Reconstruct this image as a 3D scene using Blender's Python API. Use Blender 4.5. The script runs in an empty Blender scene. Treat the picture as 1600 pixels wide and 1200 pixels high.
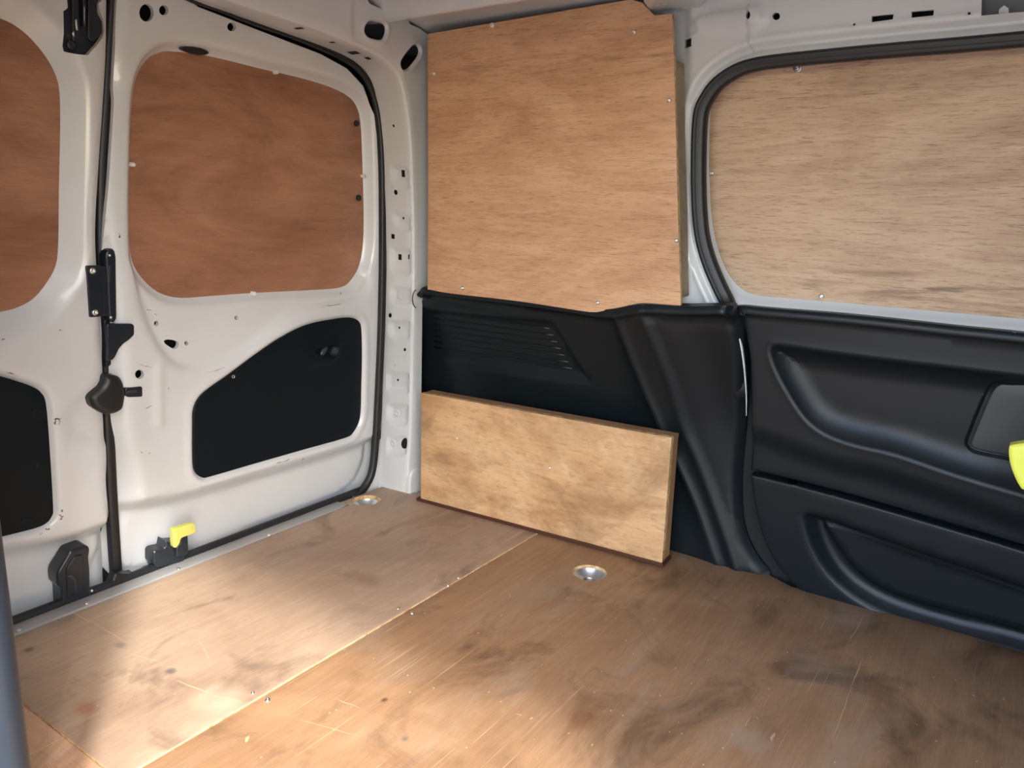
import bpy, bmesh, math, random
import numpy as np
from mathutils import Vector, Matrix
from mathutils.geometry import delaunay_2d_cdt
random.seed(3)
SC = bpy.context.scene
COL = SC.collection

# ------------------------------------------------------------------ camera
F_PX, CAM_H = 1200.0, 0.78
CAMP = np.array([0.0, 0.0, CAM_H])
def cam_axes(yaw, pitch, roll):
    f = np.array([math.cos(pitch)*math.sin(yaw), math.cos(pitch)*math.cos(yaw), math.sin(pitch)])
    r = np.cross(f, [0, 0, 1]); r /= np.linalg.norm(r); u = np.cross(r, f)
    c, s = math.cos(roll), math.sin(roll)
    return np.array([c*r + s*u, -s*r + c*u, f])
MC = cam_axes(math.radians(55.60), math.radians(-12.56), math.radians(1.597))
cd = bpy.data.cameras.new('camera'); cam = bpy.data.objects.new('camera', cd); COL.objects.link(cam)
cd.sensor_width = 36; cd.lens = F_PX/1600*36; cd.clip_start = 0.02
mw = Matrix.Identity(4)
for i in range(3):
    mw[i][0], mw[i][1], mw[i][2], mw[i][3] = MC[0][i], MC[1][i], -MC[2][i], CAMP[i]
cam.matrix_world = mw
SC.camera = cam

# ------------------------------------------------------------------ light
SUN_DIR = Vector((0.70, 0.96, -1.10)).normalized()      # direction the light travels
w = bpy.data.worlds.new('world'); SC.world = w; w.use_nodes = True
nt = w.node_tree; bg = nt.nodes['Background']
sky = nt.nodes.new('ShaderNodeTexSky'); sky.sky_type = 'NISHITA'; sky.sun_disc = False
sky.sun_elevation = math.asin(-SUN_DIR.z); sky.sun_rotation = math.atan2(-SUN_DIR.x, -SUN_DIR.y)
sky.dust_density = 2.0
nt.links.new(sky.outputs[0], bg.inputs[0]); bg.inputs[1].default_value = 0.80
sd_ = bpy.data.lights.new('sun', 'SUN'); sd_.energy = 3.9; sd_.angle = math.radians(5); sd_.color = (1, .985, .96)
sun = bpy.data.objects.new('sun', sd_); COL.objects.link(sun)
sun.rotation_euler = (-SUN_DIR).to_track_quat('Z', 'Y').to_euler(); sun.location = (-3, -3, 5)
SC.view_settings.view_transform = 'Standard'; SC.view_settings.look = 'None'
SC.view_settings.gamma = 1; SC.view_settings.use_curve_mapping = False
SC.view_settings.exposure = 0.60
SC.cycles.max_bounces = 10; SC.cycles.diffuse_bounces = 8

# ------------------------------------------------------------------ maths helpers
def ray(x, y):
    return MC.T @ np.array([(x-800)/F_PX, -(y-600)/F_PX, 1.0])
def project(P):
    q = (np.asarray(P, float) - CAMP) @ MC.T
    return np.stack([800 + F_PX*q[..., 0]/q[..., 2], 600 - F_PX*q[..., 1]/q[..., 2]], -1)
class Plane:
    """real surface of the van; pt() gives where a sight line meets it"""
    def __init__(s, o, u, v):
        s.o = np.array(o, float); s.u = np.array(u, float)/np.linalg.norm(u)
        s.v = np.array(v, float)/np.linalg.norm(v); s.w = np.cross(s.u, s.v)
    def pt(s, p, off=0.0):
        d = ray(*p); t = ((s.o + off*s.w - CAMP) @ s.w)/(d @ s.w)
        q = CAMP + t*d - s.o
        return np.array([q @ s.u, q @ s.v])
    def pts(s, ps, off=0.0): return np.array([s.pt(p, off) for p in ps])
    def world(s, uv, wv=0.0):
        uv = np.atleast_2d(uv); wv = np.broadcast_to(np.asarray(wv, float), (len(uv),))
        return s.o + uv[:, :1]*s.u + uv[:, 1:2]*s.v + wv[:, None]*s.w
    def mat(s, uv=(0, 0), wv=0.0):
        m = Matrix.Identity(4); q = s.world(np.array([uv]), wv)[0]
        for i in range(3):
            m[i][0], m[i][1], m[i][2], m[i][3] = s.u[i], s.v[i], s.w[i], q[i]
        return m
def xplane(a, b): return Plane((a, 0, 0), (0, -1, 0), (-b, 0, 1))
def yplane(a, b): return Plane((0, a, 0), (1, 0, 0), (0, -b, 1))
def zplane(h): return Plane((0, 0, h), (1, 0, 0), (0, 1, 0))
def smooth(P, n=4, closed=True):
    P = np.asarray(P, float); N = len(P); out = []
    for i in range(N if closed else N-1):
        if closed: a, b, c, d = P[i-1], P[i], P[(i+1) % N], P[(i+2) % N]
        else: a, b, c, d = P[max(i-1, 0)], P[i], P[i+1], P[min(i+2, N-1)]
        for k in range(n):
            t = k/n
            out.append(.5*((2*b) + (c-a)*t + (2*a-5*b+4*c-d)*t*t + (3*b-a-3*c+d)*t**3))
    if not closed: out.append(P[-1])
    return np.array(out)
def fillet(P, r, n=4):
    P = np.asarray(P, float); out = []; N = len(P)
    for i in range(N):
        a, b, c = P[i-1], P[i], P[(i+1) % N]
        la, lc = np.linalg.norm(a-b), np.linalg.norm(c-b)
        rr = min(r, la*.45, lc*.45)
        p, q = b+(a-b)/la*rr, b+(c-b)/lc*rr
        for k in range(n+1):
            t = k/n; out.append((1-t)**2*p + 2*t*(1-t)*b + t*t*q)
    return np.array(out)
def resample(P, step, closed=True):
    P = np.asarray(P, float)
    Q = np.vstack([P, P[:1]]) if closed else P
    seg = np.linalg.norm(np.diff(Q, axis=0), axis=1); L = np.concatenate([[0], np.cumsum(seg)])
    n = max(3, int(round(L[-1]/step)))
    s = np.linspace(0, L[-1], n+1)
    R = np.stack([np.interp(s, L, Q[:, k]) for k in range(Q.shape[1])], 1)
    return R[:-1] if closed else R
def refine(P, step, closed=True):
    """keep the given corners, add points so no edge is longer than step"""
    out = []; N = len(P)
    for i in range(N if closed else N-1):
        a, b = P[i], P[(i+1) % N]; m = max(1, int(np.ceil(np.linalg.norm(b-a)/step)))
        for k in range(m): out.append(a + (b-a)*k/m)
    if not closed: out.append(P[-1])
    o = [out[0]]
    for p in out[1:]:
        if np.linalg.norm(p-o[-1]) > step*.12: o.append(p)
    return np.array(o)
def inside(X, poly):
    c = np.zeros(len(X), bool); x, y = X[:, 0], X[:, 1]
    a = poly; b = np.roll(poly, -1, 0)
    for (x1, y1), (x2, y2) in zip(a, b):
        if y1 == y2: continue
        k = ((y1 > y) != (y2 > y)) & (x < (x2-x1)*(y-y1)/(y2-y1) + x1)
        c ^= k
    return c
def dist(X, P, closed=True):
    P = np.asarray(P, float); d = np.full(len(X), 1e9)
    N = len(P)
    for i in range(N if closed else N-1):
        a, b = P[i], P[(i+1) % N]; e = b-a; l = e @ e
        if l < 1e-14: continue
        t = np.clip(((X-a) @ e)/l, 0, 1)
        d = np.minimum(d, np.hypot(*(X-a-t[:, None]*e).T))
    return d
def sd(X, poly):
    d = dist(X, poly); return np.where(inside(X, poly), -d, d)
def ss(a, b, x):
    t = np.clip((x-a)/(b-a), 0, 1); return t*t*(3-2*t)
def offset(P, d):
    """move a closed outline outwards by d"""
    P = resample(P, max(.004, abs(d)*.8)); t = np.roll(P, -1, 0) - np.roll(P, 1, 0)
    t /= np.linalg.norm(t, axis=1)[:, None] + 1e-12
    A = .5*np.sum(P[:, 0]*np.roll(P[:, 1], -1) - np.roll(P[:, 0], -1)*P[:, 1])
    n = np.stack([t[:, 1], -t[:, 0]], 1)*(1 if A > 0 else -1)
    return P + n*d
def circ(c, r, n=14, ry=None, rot=0):
    a = np.linspace(0, 2*np.pi, n, endpoint=False); ry = r if ry is None else ry
    x, y = r*np.cos(a), ry*np.sin(a)
    return np.stack([c[0]+x*math.cos(rot)-y*math.sin(rot), c[1]+x*math.sin(rot)+y*math.cos(rot)], 1)

# ------------------------------------------------------------------ objects
WM = {}
def place(o, m, parent=None):
    COL.objects.link(o); WM[o] = m
    if parent is not None:
        o.parent = parent; o.matrix_basis = WM[parent].inverted() @ m
    else: o.matrix_basis = m
    return o
def tag(o, label=None, cat=None, group=None, kind=None):
    if label: o['label'] = label
    if cat: o['category'] = cat
    if group: o['group'] = group
    if kind: o['kind'] = kind
    return o
def empty(name, m, label=None, cat=None, group=None, kind=None):
    o = bpy.data.objects.new(name, None); o.empty_display_size = .05
    return tag(place(o, m), label, cat, group, kind)
def T(x, y, z): return Matrix.Translation((x, y, z))
def mesh_obj(name, V, Fc, mats, m, parent=None, smooth_=True, midx=None):
    """V are world points"""
    inv = np.array(m.inverted()); V = np.asarray(V, float)
    L = V @ inv[:3, :3].T + inv[:3, 3]
    me = bpy.data.meshes.new(name); me.from_pydata(L.tolist(), [], [list(map(int, f)) for f in Fc])
    if not isinstance(mats, (list, tuple)): mats = [mats]
    for mt in mats: me.materials.append(mt)
    if smooth_ is not None: me.polygons.foreach_set('use_smooth', [bool(smooth_)]*len(me.polygons))
    if midx is not None: me.polygons.foreach_set('material_index', list(map(int, midx)))
    me.update()
    return place(bpy.data.objects.new(name, me), m, parent)

def sheet(name, outline, mats, mapfn, m, parent=None, holes=(), depth=None, loops=(), step=.012,
          thick=.006, rim=0.0, back=False, flip=False):
    """a pressed / cut sheet: triangulated in its own (u,v) with real holes, depth() presses it"""
    outline = np.asarray(outline, float)
    cons = [(refine(outline, step*.8), True)] + [(refine(np.asarray(h, float), step*.8), True) for h in holes]
    pts, edges = [], []
    lps = list(loops)
    if rim: lps.append((offset(outline, -rim*.45), True)); lps.append((offset(outline, -rim), True))
    for l in lps:
        l = l if isinstance(l, tuple) else (l, True)
        L = refine(np.asarray(l[0], float), (l[2] if len(l) > 2 else step*.8), l[1])
        cons.append((L, l[1]))
    def ins(X):
        k = inside(X, outline)
        for h in holes: k &= ~inside(X, np.asarray(h, float))
        return k
    for ci, (L, cl) in enumerate(cons):
        if ci > len(holes):
            keep = ins(L)
        else: keep = np.ones(len(L), bool)
        idx = {}
        for i, p in enumerate(L):
            if keep[i]: idx[i] = len(pts); pts.append(p)
        for i in range(len(L) if cl else len(L)-1):
            j = (i+1) % len(L)
            if i in idx and j in idx: edges.append((idx[i], idx[j]))
    lo, hi = outline.min(0), outline.max(0)
    gx = np.arange(lo[0], hi[0], step); gy = np.arange(lo[1], hi[1], step*.87)
    G = np.array([[x + (step/2 if j % 2 else 0), y] for j, y in enumerate(gy) for x in gx])
    G = G[ins(G)]
    if len(G):
        k = np.ones(len(G), bool)
        for L, cl in cons: k &= dist(G, L, cl) > step*.42
        pts += list(G[k])
    vs, es, fs, *_ = delaunay_2d_cdt([Vector((float(p[0]), float(p[1]))) for p in pts], edges, [], 0, 1e-6)
    UV = np.array([[v.x, v.y] for v in vs])
    fs = [f for f in fs if len(f) == 3]
    fa = np.array(fs); cen = UV[fa].mean(1); fa = fa[ins(cen)]
    W = np.zeros(len(UV)) if depth is None else depth(UV)
    if rim:
        d = dist(UV, outline); W = W - rim*.75*(1-np.sqrt(np.clip(1-(1-np.clip(d/rim, 0, 1))**2, 0, 1)))
    e1 = UV[fa[:, 1]]-UV[fa[:, 0]]; e2 = UV[fa[:, 2]]-UV[fa[:, 0]]
    neg = (e1[:, 0]*e2[:, 1]-e1[:, 1]*e2[:, 0]) < 0
    fa[neg] = fa[neg][:, ::-1]
    cnt = {}
    for f in fa:
        for a, b in ((f[0], f[1]), (f[1], f[2]), (f[2], f[0])):
            cnt[(a, b)] = 1
    bnd = [(a, b) for (a, b) in cnt if (b, a) not in cnt]
    P = mapfn(UV, W); V = list(P); Fc = [tuple(f) for f in fa]; mi = [0]*len(Fc)
    if thick:
        low = mapfn(UV, W-thick); mp = {}
        bot = {}
        for a, b in bnd:
            for q in (a, b):
                if q not in mp:
                    mp[q] = len(V); V.append(P[q]); V.append(low[q])
            Fc.append((mp[a], mp[a]+1, mp[b]+1, mp[b])); mi.append(1 if isinstance(mats, (list, tuple)) and len(mats) > 1 else 0)
        if back:
            base = len(V); V += list(low)
            for f in fa: Fc.append((f[0]+base, f[2]+base, f[1]+base)); mi.append(0)
    if flip: Fc = [f[::-1] for f in Fc]
    return mesh_obj(name, V, Fc, mats, m, parent, True, mi)
def psheet(name, plane, outline, mats, parent=None, w0=0.0, org=None, depth=None, **k):
    outline = np.asarray(outline, float)
    if org is None: org = ((outline[:, 0].min()+outline[:, 0].max())/2, outline[:, 1].min())
    m = plane.mat(org, w0)
    return sheet(name, outline, mats, lambda uv, W: plane.world(uv, W+w0), m, parent, depth=depth, **k)
def sweep(name, path, prof, nrm, mat, m, parent=None, closed=False, scale=None, cap=True):
    """profile (across, along normal) dragged along a path of world points"""
    path = np.asarray(path, float); n = len(path); k = len(prof); V = []
    nrm = np.asarray(nrm, float)
    for i in range(n):
        a = path[i-1] if (i > 0 or closed) else path[i]; b = path[(i+1) % n] if (i < n-1 or closed) else path[i]
        t = b-a; t /= np.linalg.norm(t)
        nn = nrm if nrm.ndim == 1 else nrm[i]
        nn = nn - (nn @ t)*t; nn /= np.linalg.norm(nn); bb = np.cross(nn, t)
        s = 1 if scale is None else scale[i]
        for (x, y) in prof: V.append(path[i] + s*x*bb + s*y*nn)
    Fc = []
    for i in range(n if closed else n-1):
        for j in range(k):
            a, b = i*k+j, i*k+(j+1) % k; c, d = ((i+1) % n)*k+(j+1) % k, ((i+1) % n)*k+j
            Fc.append((a, d, c, b))
    if cap and not closed:
        Fc.append(tuple(range(k))); Fc.append(tuple((n-1)*k+j for j in reversed(range(k))))
    return mesh_obj(name, V, Fc, mat, m, parent, True)
def box(name, lo, hi, mat, parent=None, bev=0.0, m=None, basis=None):
    """axis box in the frame 'basis' (4x4), or world"""
    bm = bmesh.new(); bmesh.ops.create_cube(bm, size=1)
    lo, hi = np.array(lo, float), np.array(hi, float)
    for v in bm.verts: v.co = Vector([lo[i]+(v.co[i]+.5)*(hi[i]-lo[i]) for i in range(3)])
    if bev: bmesh.ops.bevel(bm, geom=bm.edges[:], offset=bev, segments=2, profile=.6, affect='EDGES')
    bs = basis or Matrix.Identity(4)
    V = [bs @ v.co for v in bm.verts]; bm.verts.index_update()
    Fc = [[v.index for v in f.verts] for f in bm.faces]; bm.free()
    if m is None:
        c = bs @ Vector(((lo[0]+hi[0])/2, (lo[1]+hi[1])/2, lo[2])); m = bs.copy(); m.translation = c
    return mesh_obj(name, np.array(V), Fc, mat, m, parent, False)
def lathe_data(prof, n):
    V, Fc = [], []; k = len(prof)
    for i in range(n):
        a = 2*math.pi*i/n
        for r, z in prof: V.append((r*math.cos(a), r*math.sin(a), z))
    for i in range(n):
        for j in range(k-1):
            a, b = i*k+j, i*k+j+1; c, d = ((i+1) % n)*k+j+1, ((i+1) % n)*k+j
            Fc.append((a, d, c, b))
    return V, Fc
def lathe(name, prof, mat, m, parent=None, n=24):
    V, Fc = lathe_data(prof, n)
    me = bpy.data.meshes.new(name); me.from_pydata(V, [], Fc); me.materials.append(mat)
    me.polygons.foreach_set('use_smooth', [True]*len(me.polygons)); me.update()
    return place(bpy.data.objects.new(name, me), m, parent)

# ------------------------------------------------------------------ materials
def newmat(name):
    m = bpy.data.materials.new(name); m.use_nodes = True; n = m.node_tree
    return m, n, n.nodes, n.links, n.nodes['Principled BSDF']
def N(nd, t, **k):
    x = nd.new(t)
    for a, b in k.items(): setattr(x, a, b)
    return x
def noise(nd, lk, vec, scale, mapping=None, detail=4, rough=.55, dist_=0.0):
    n = N(nd, 'ShaderNodeTexNoise'); n.inputs['Scale'].default_value = scale
    n.inputs['Detail'].default_value = detail; n.inputs['Roughness'].default_value = rough
    n.inputs['Distortion'].default_value = dist_
    if mapping:
        mp = N(nd, 'ShaderNodeMapping'); mp.inputs['Scale'].default_value = mapping[0]
        if len(mapping) > 1: mp.inputs['Rotation'].default_value = mapping[1]
        if len(mapping) > 2: mp.inputs['Location'].default_value = mapping[2]
        lk.new(vec, mp.inputs[0]); vec = mp.outputs[0]
    lk.new(vec, n.inputs['Vector']); return n.outputs[0]
def ramp(nd, lk, fac, stops, interp='LINEAR'):
    r = N(nd, 'ShaderNodeValToRGB'); r.color_ramp.interpolation = interp
    e = r.color_ramp.elements
    while len(e) < len(stops): e.new(.5)
    for i, (p, c) in enumerate(stops):
        e[i].position = p; e[i].color = (*c, 1) if len(c) == 3 else c
    lk.new(fac, r.inputs[0]); return r.outputs[0]
def mix(nd, lk, fac, a, b, mode='MIX'):
    x = N(nd, 'ShaderNodeMix', data_type='RGBA', blend_type=mode)
    for i, v in ((0, fac), (6, a), (7, b)):
        if isinstance(v, (int, float)): x.inputs[i].default_value = v
        elif isinstance(v, tuple): x.inputs[i].default_value = (*v, 1) if len(v) == 3 else v
        else: lk.new(v, x.inputs[i])
    return x.outputs[2]
def bump(nd, lk, b, h, strength, dist_=.002):
    x = N(nd, 'ShaderNodeBump'); x.inputs['Strength'].default_value = strength; x.inputs['Distance'].default_value = dist_
    lk.new(h, x.inputs['Height']); lk.new(x.outputs[0], b.inputs['Normal'])
def srgb(r, g, b):
    f = lambda c: (c/255/12.92) if c/255 <= .04045 else ((c/255+.055)/1.055)**2.4
    return (f(r), f(g), f(b))
def plain(name, col, rough=.5, metal=0.0, spec=.5, coat=0.0):
    m, n, nd, lk, b = newmat(name)
    b.inputs['Base Color'].default_value = (*col, 1); b.inputs['Roughness'].default_value = rough
    b.inputs['Metallic'].default_value = metal; b.inputs['Specular IOR Level'].default_value = spec
    b.inputs['Coat Weight'].default_value = coat; b.inputs['Coat Roughness'].default_value = .08
    return m
def paint_mat():
    m, n, nd, lk, b = newmat('white_paint')
    tc = N(nd, 'ShaderNodeTexCoord').outputs['Object']
    g = noise(nd, lk, tc, 3.0, detail=5)
    c = ramp(nd, lk, g, [(.3, (.58, .60, .60)), (.75, (.67, .69, .695))])
    # rubbed scuffs and grime specks
    s = noise(nd, lk, tc, 1.0, ((38, 90, 38), (0, 0, .5)), 3, .6)
    msk = noise(nd, lk, tc, 2.6, detail=2)
    s2 = ramp(nd, lk, s, [(.74, (0, 0, 0)), (.78, (1, 1, 1))]); ms2 = ramp(nd, lk, msk, [(.56, (0, 0, 0)), (.66, (1, 1, 1))])
    f = mix(nd, lk, 1.0, s2, ms2, 'MULTIPLY')
    c = mix(nd, lk, f, c, (.16, .13, .11))
    lk.new(c, b.inputs['Base Color']); b.inputs['Roughness'].default_value = .32
    b.inputs['Coat Weight'].default_value = .35; b.inputs['Coat Roughness'].default_value = .06
    bump(nd, lk, b, noise(nd, lk, tc, 160, detail=2), .05, .0006)
    return m
def plastic_mat(name, col, rough, grain=900, st=.25, spec=.5):
    m, n, nd, lk, b = newmat(name)
    tc = N(nd, 'ShaderNodeTexCoord').outputs['Object']
    g = noise(nd, lk, tc, 5, detail=3)
    lk.new(mix(nd, lk, g, tuple(c*.85 for c in col), tuple(c*1.2 for c in col)), b.inputs['Base Color'])
    b.inputs['Roughness'].default_value = rough
    b.inputs['Specular IOR Level'].default_value = spec
    bump(nd, lk, b, noise(nd, lk, tc, grain, detail=2), st, .0012)
    return m
def ply_mat(name, lo, mid, hi, seed=0.0, dark=.35, rough=.5, mid_=.28, pore=.7, stain=0.0):
    """rotary cut plywood face, grain along local u"""
    m, n, nd, lk, b = newmat(name)
    tc = N(nd, 'ShaderNodeTexCoord').outputs['Object']
    L = (seed, seed*1.7, seed*.3)
    big = noise(nd, lk, tc, 1.0, ((2.0, 4.6, 4.6), (0, 0, .12), L), 5, .6, 1.6)
    med = noise(nd, lk, tc, 1.0, ((3.2, 34, 34), (0, 0, -.05), L), 6, .68, 1.2)
    fine = noise(nd, lk, tc, 1.0, ((32, 600, 600), (0, 0, .03), L), 3, .65, .6)
    c = ramp(nd, lk, big, [(.3, lo), (.5, mid), (.72, hi)])
    c2 = ramp(nd, lk, med, [(.36, lo), (.52, mid), (.68, hi)])
    c = mix(nd, lk, mid_, c, c2)
    fr = ramp(nd, lk, fine, [(.32, (.56, .50, .46)), (.47, (1, 1, 1)), (.75, (1.0, 1.0, 1.0))])
    c = mix(nd, lk, pore, c, fr, 'MULTIPLY')
    band = noise(nd, lk, tc, 1.0, ((.55, 6.5, 6.5), (0, 0, .02), (seed*2.1, seed, 0)), 3, .5, .3)
    bm_ = ramp(nd, lk, band, [(.56, (0, 0, 0)), (.66, (1, 1, 1))])
    st = ramp(nd, lk, med, [(.38, (1, 1, 1)), (.5, (0, 0, 0))])
    c = mix(nd, lk, mix(nd, lk, dark, (0, 0, 0), mix(nd, lk, 1.0, bm_, st, 'MULTIPLY')), c, tuple(x*.30 for x in lo))
    if stain:
        d = noise(nd, lk, tc, 3.6, ((1, 1.5, 1.5), (0, 0, .3), (seed*3, 4, 0)), 6, .65, .8)
        c = mix(nd, lk, mix(nd, lk, stain, (0, 0, 0), ramp(nd, lk, d, [(.46, (0, 0, 0)), (.66, (1, 1, 1))])), c, tuple(x*.45 for x in lo))
        e = noise(nd, lk, tc, 30, ((1, 3, 3), (0, 0, .2), (seed, 1, 0)), 5, .7, .4)
        c = mix(nd, lk, mix(nd, lk, stain*.7, (0, 0, 0), ramp(nd, lk, e, [(.52, (0, 0, 0)), (.66, (1, 1, 1))])), c, tuple(x*.7 for x in lo))
    lk.new(c, b.inputs['Base Color'])
    b.inputs['Roughness'].default_value = rough; b.inputs['Specular IOR Level'].default_value = .35
    bump(nd, lk, b, fine, .25, .0006)
    return m
def plyedge_mat():
    m, n, nd, lk, b = newmat('ply_edge')
    tc = N(nd, 'ShaderNodeTexCoord').outputs['Object']
    g = noise(nd, lk, tc, 60, detail=4)
    lk.new(ramp(nd, lk, g, [(.3, srgb(170, 130, 85)), (.6, srgb(222, 190, 140)), (.8, srgb(235, 210, 165))]), b.inputs['Base Color'])
    b.inputs['Roughness'].default_value = .8
    return m
def floor_mat(name, tint, seed, axis=0, rough=.42, spots=()):
    """worn plywood floor: grain, stains, grey scuffs and fine scratches"""
    m, n, nd, lk, b = newmat(name)
    tc = N(nd, 'ShaderNodeTexCoord').outputs['Object']
    st = (lambda a, c: (a, c, c)) if axis == 0 else (lambda a, c: (c, a, c))
    L = (seed*3.1, seed*1.3, seed)
    lo, mid, hi = tint
    big = noise(nd, lk, tc, 2.3, ((1, 1, 1), (0, 0, .4), L), 5, .6, .8)
    c = ramp(nd, lk, big, [(.28, lo), (.5, mid), (.72, hi)])
    g = noise(nd, lk, tc, 1.0, (st(5, 60), (0, 0, .02), L), 5, .65, .5)
    c = mix(nd, lk, .25, c, ramp(nd, lk, g, [(.32, lo), (.5, mid), (.68, hi)]))
    f = noise(nd, lk, tc, 1.0, (st(30, 380), (0, 0, 0), L), 3, .6)
    c = mix(nd, lk, .35, c, ramp(nd, lk, f, [(.35, (.7, .66, .62)), (.55, (1, 1, 1))]), 'MULTIPLY')
    # dark oily stains
    d = noise(nd, lk, tc, 4.2, ((1, 1.5, 1), (0, 0, .9), (seed*7, 2, 0)), 6, .62, 1.2)
    c = mix(nd, lk, mix(nd, lk, .6, (0, 0, 0), ramp(nd, lk, d, [(.53, (0, 0, 0)), (.68, (1, 1, 1))])), c, tuple(x*.42 for x in lo))
    # grey plaster dust
    p = noise(nd, lk, tc, 3.4, ((1, 2.2, 1), (0, 0, -.5), (seed*5, 9, 0)), 7, .68, .6)
    c = mix(nd, lk, mix(nd, lk, .36, (0, 0, 0), ramp(nd, lk, p, [(.52, (0, 0, 0)), (.72, (1, 1, 1))])), c, srgb(165, 150, 132))
    # hairline scratches at a few angles
    for k, (ang, a, q) in enumerate(((.25, 2.2, 260), (-.7, 2.6, 300), (1.25, 2.0, 240), (.62, 3.0, 340))):
        s = noise(nd, lk, tc, 1.0, ((a, q, 1), (0, 0, ang), (seed+k*3, k*11, 0)), 2, .5, .05)
        mm = noise(nd, lk, tc, 5.0, ((1, 1, 1), (0, 0, 0), (k*5+seed, 3, 1)), 2)
        k1 = ramp(nd, lk, s, [(.68, (0, 0, 0)), (.74, (1, 1, 1))]); k2 = ramp(nd, lk, mm, [(.52, (0, 0, 0)), (.62, (1, 1, 1))])
        c = mix(nd, lk, mix(nd, lk, .6, (0, 0, 0), mix(nd, lk, 1., k1, k2, 'MULTIPLY')), c, srgb(212, 182, 142))
    # pale flecks
    v = N(nd, 'ShaderNodeTexVoronoi'); v.inputs['Scale'].default_value = 26
    mp = N(nd, 'ShaderNodeMapping'); mp.inputs['Scale'].default_value = (1, 1.8, 1); mp.inputs['Rotation'].default_value = (0, 0, .5); mp.inputs['Location'].default_value = L
    lk.new(tc, mp.inputs[0]); lk.new(mp.outputs[0], v.inputs['Vector'])
    c = mix(nd, lk, ramp(nd, lk, v.outputs['Distance'], [(.035, (1, 1, 1)), (.06, (0, 0, 0))]), c, srgb(205, 180, 145))
    wob = N(nd, 'ShaderNodeTexNoise'); wob.inputs['Scale'].default_value = 22; wob.inputs['Detail'].default_value = 5
    lk.new(tc, wob.inputs['Vector'])
    for (cx, cy), (rx, ry), col, a in spots:          # single stains where they lie on the board
        mp = N(nd, 'ShaderNodeMapping'); mp.vector_type = 'TEXTURE'
        mp.inputs['Location'].default_value = (cx, cy, 0); mp.inputs['Scale'].default_value = (rx, ry, 1)
        lk.new(tc, mp.inputs[0])
        ln = N(nd, 'ShaderNodeVectorMath', operation='LENGTH'); lk.new(mp.outputs[0], ln.inputs[0])
        ad = N(nd, 'ShaderNodeMath', operation='MULTIPLY_ADD'); lk.new(wob.outputs[0], ad.inputs[0]); ad.inputs[1].default_value = .75
        lk.new(ln.outputs['Value'], ad.inputs[2])
        c = mix(nd, lk, mix(nd, lk, a, (0, 0, 0), ramp(nd, lk, ad.outputs[0], [(.55, (1, 1, 1)), (.95, (0, 0, 0))])), c, col)
    lk.new(c, b.inputs['Base Color'])
    b.inputs['Roughness'].default_value = rough; b.inputs['Specular IOR Level'].default_value = .4
    lk.new(ramp(nd, lk, big, [(.3, (rough-.06,)*3), (.7, (rough+.12,)*3)]), b.inputs['Roughness'])
    bump(nd, lk, b, f, .2, .0005)
    return m
PAINT = paint_mat()
TRIM = plastic_mat('black_grained_plastic', (.0065, .0100, .0122), .34, 900, .25, .34)
CARD = plastic_mat('black_door_cover', (.003, .007, .010), .5, 700, .12, .18)
SATIN = plastic_mat('charcoal_cover', (.040, .045, .048), .38, 900, .12)
RUBBER = plastic_mat('black_rubber', (.010, .012, .014), .45, 300, .08)
POSTR = plastic_mat('sky_tinted_rubber', (.010, .017, .026), .45, 300, .08)  # blue tint stands in for sky light on the black rubber
BLKSTEEL = plastic_mat('black_steel', (.014, .019, .026), .30, 400, .06)
ZINC = plain('zinc_screw', (.75, .75, .73), .28, 1.0)
ALU = plastic_mat('aluminium_strip', (.30, .30, .295), .45, 260, .06)
CUP = plain('galvanised_cup', (.55, .58, .60), .33, .85)
YEL = plastic_mat('yellow_plastic', srgb(202, 202, 104), .42, 200, .05)
YELB = plastic_mat('bright_yellow_plastic', srgb(244, 246, 96), .42, 200, .05)
WHITEP = plain('white_plastic', (.74, .73, .69), .4)
DARK = plain('cavity_shade', (.006, .007, .008), .8)  # near-black colour standing in for shade inside holes and gaps
BARE = plain('bare_undercoat', (.16, .17, .18), .6)
EDGE = plyedge_mat()
PLY_DOOR = ply_mat('ply_rear_door', srgb(132, 92, 70), srgb(162, 118, 92), srgb(182, 138, 110), 1.3, .25, .42, .22, .35, .28)
PLY_SIDE = ply_mat('ply_quarter', srgb(178, 134, 100), srgb(205, 162, 125), srgb(220, 181, 144), 4.2, .75, .5, .32, .9)
PLY_SLIDE = ply_mat('ply_sliding', srgb(170, 138, 111), srgb(198, 167, 138), srgb(216, 189, 160), 7.7, .8, .5, .42, 1.0)
PLY_BOX = ply_mat('ply_box', srgb(170, 126, 86), srgb(204, 164, 120), srgb(223, 189, 146), 2.6, .12, .38, .2, .4, .6)
PLY_BOXTOP = ply_mat('ply_box_top', srgb(150, 108, 74), srgb(178, 136, 98), srgb(192, 152, 112), 5.1, .2, .45)
PACK = ply_mat('packer_wood', srgb(140, 122, 98), srgb(165, 147, 120), srgb(180, 162, 134), 3.3, .2, .6)
BND_R = 1.66
rear = np.array([(.458, .954), (BND_R, .954), (BND_R, 1.36), (1.548, 1.375), (1.522, 1.484), (1.362, 1.488), (1.363, 1.4545), (.458, 1.4525)])
main = np.array([(.458, -.70), (1.64, -.70), (1.64, .28), (1.632, .36), (1.66, .42), (1.66, .953), (.458, .953)])
left = np.array([(.262, -.70), (.4565, -.70), (.4565, 1.452), (.262, 1.452)])
FLR = zplane(0.0)
def spot(poly, p, r, col, a):
    q = FLR.pt(p); return ((q[0]-poly[:, 0].mean(), q[1]-poly[:, 1].mean()), r, col, a)
GREY, BRN, ORG, RED = srgb(96, 92, 86), srgb(70, 48, 34), srgb(190, 118, 66), srgb(150, 92, 66)
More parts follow.
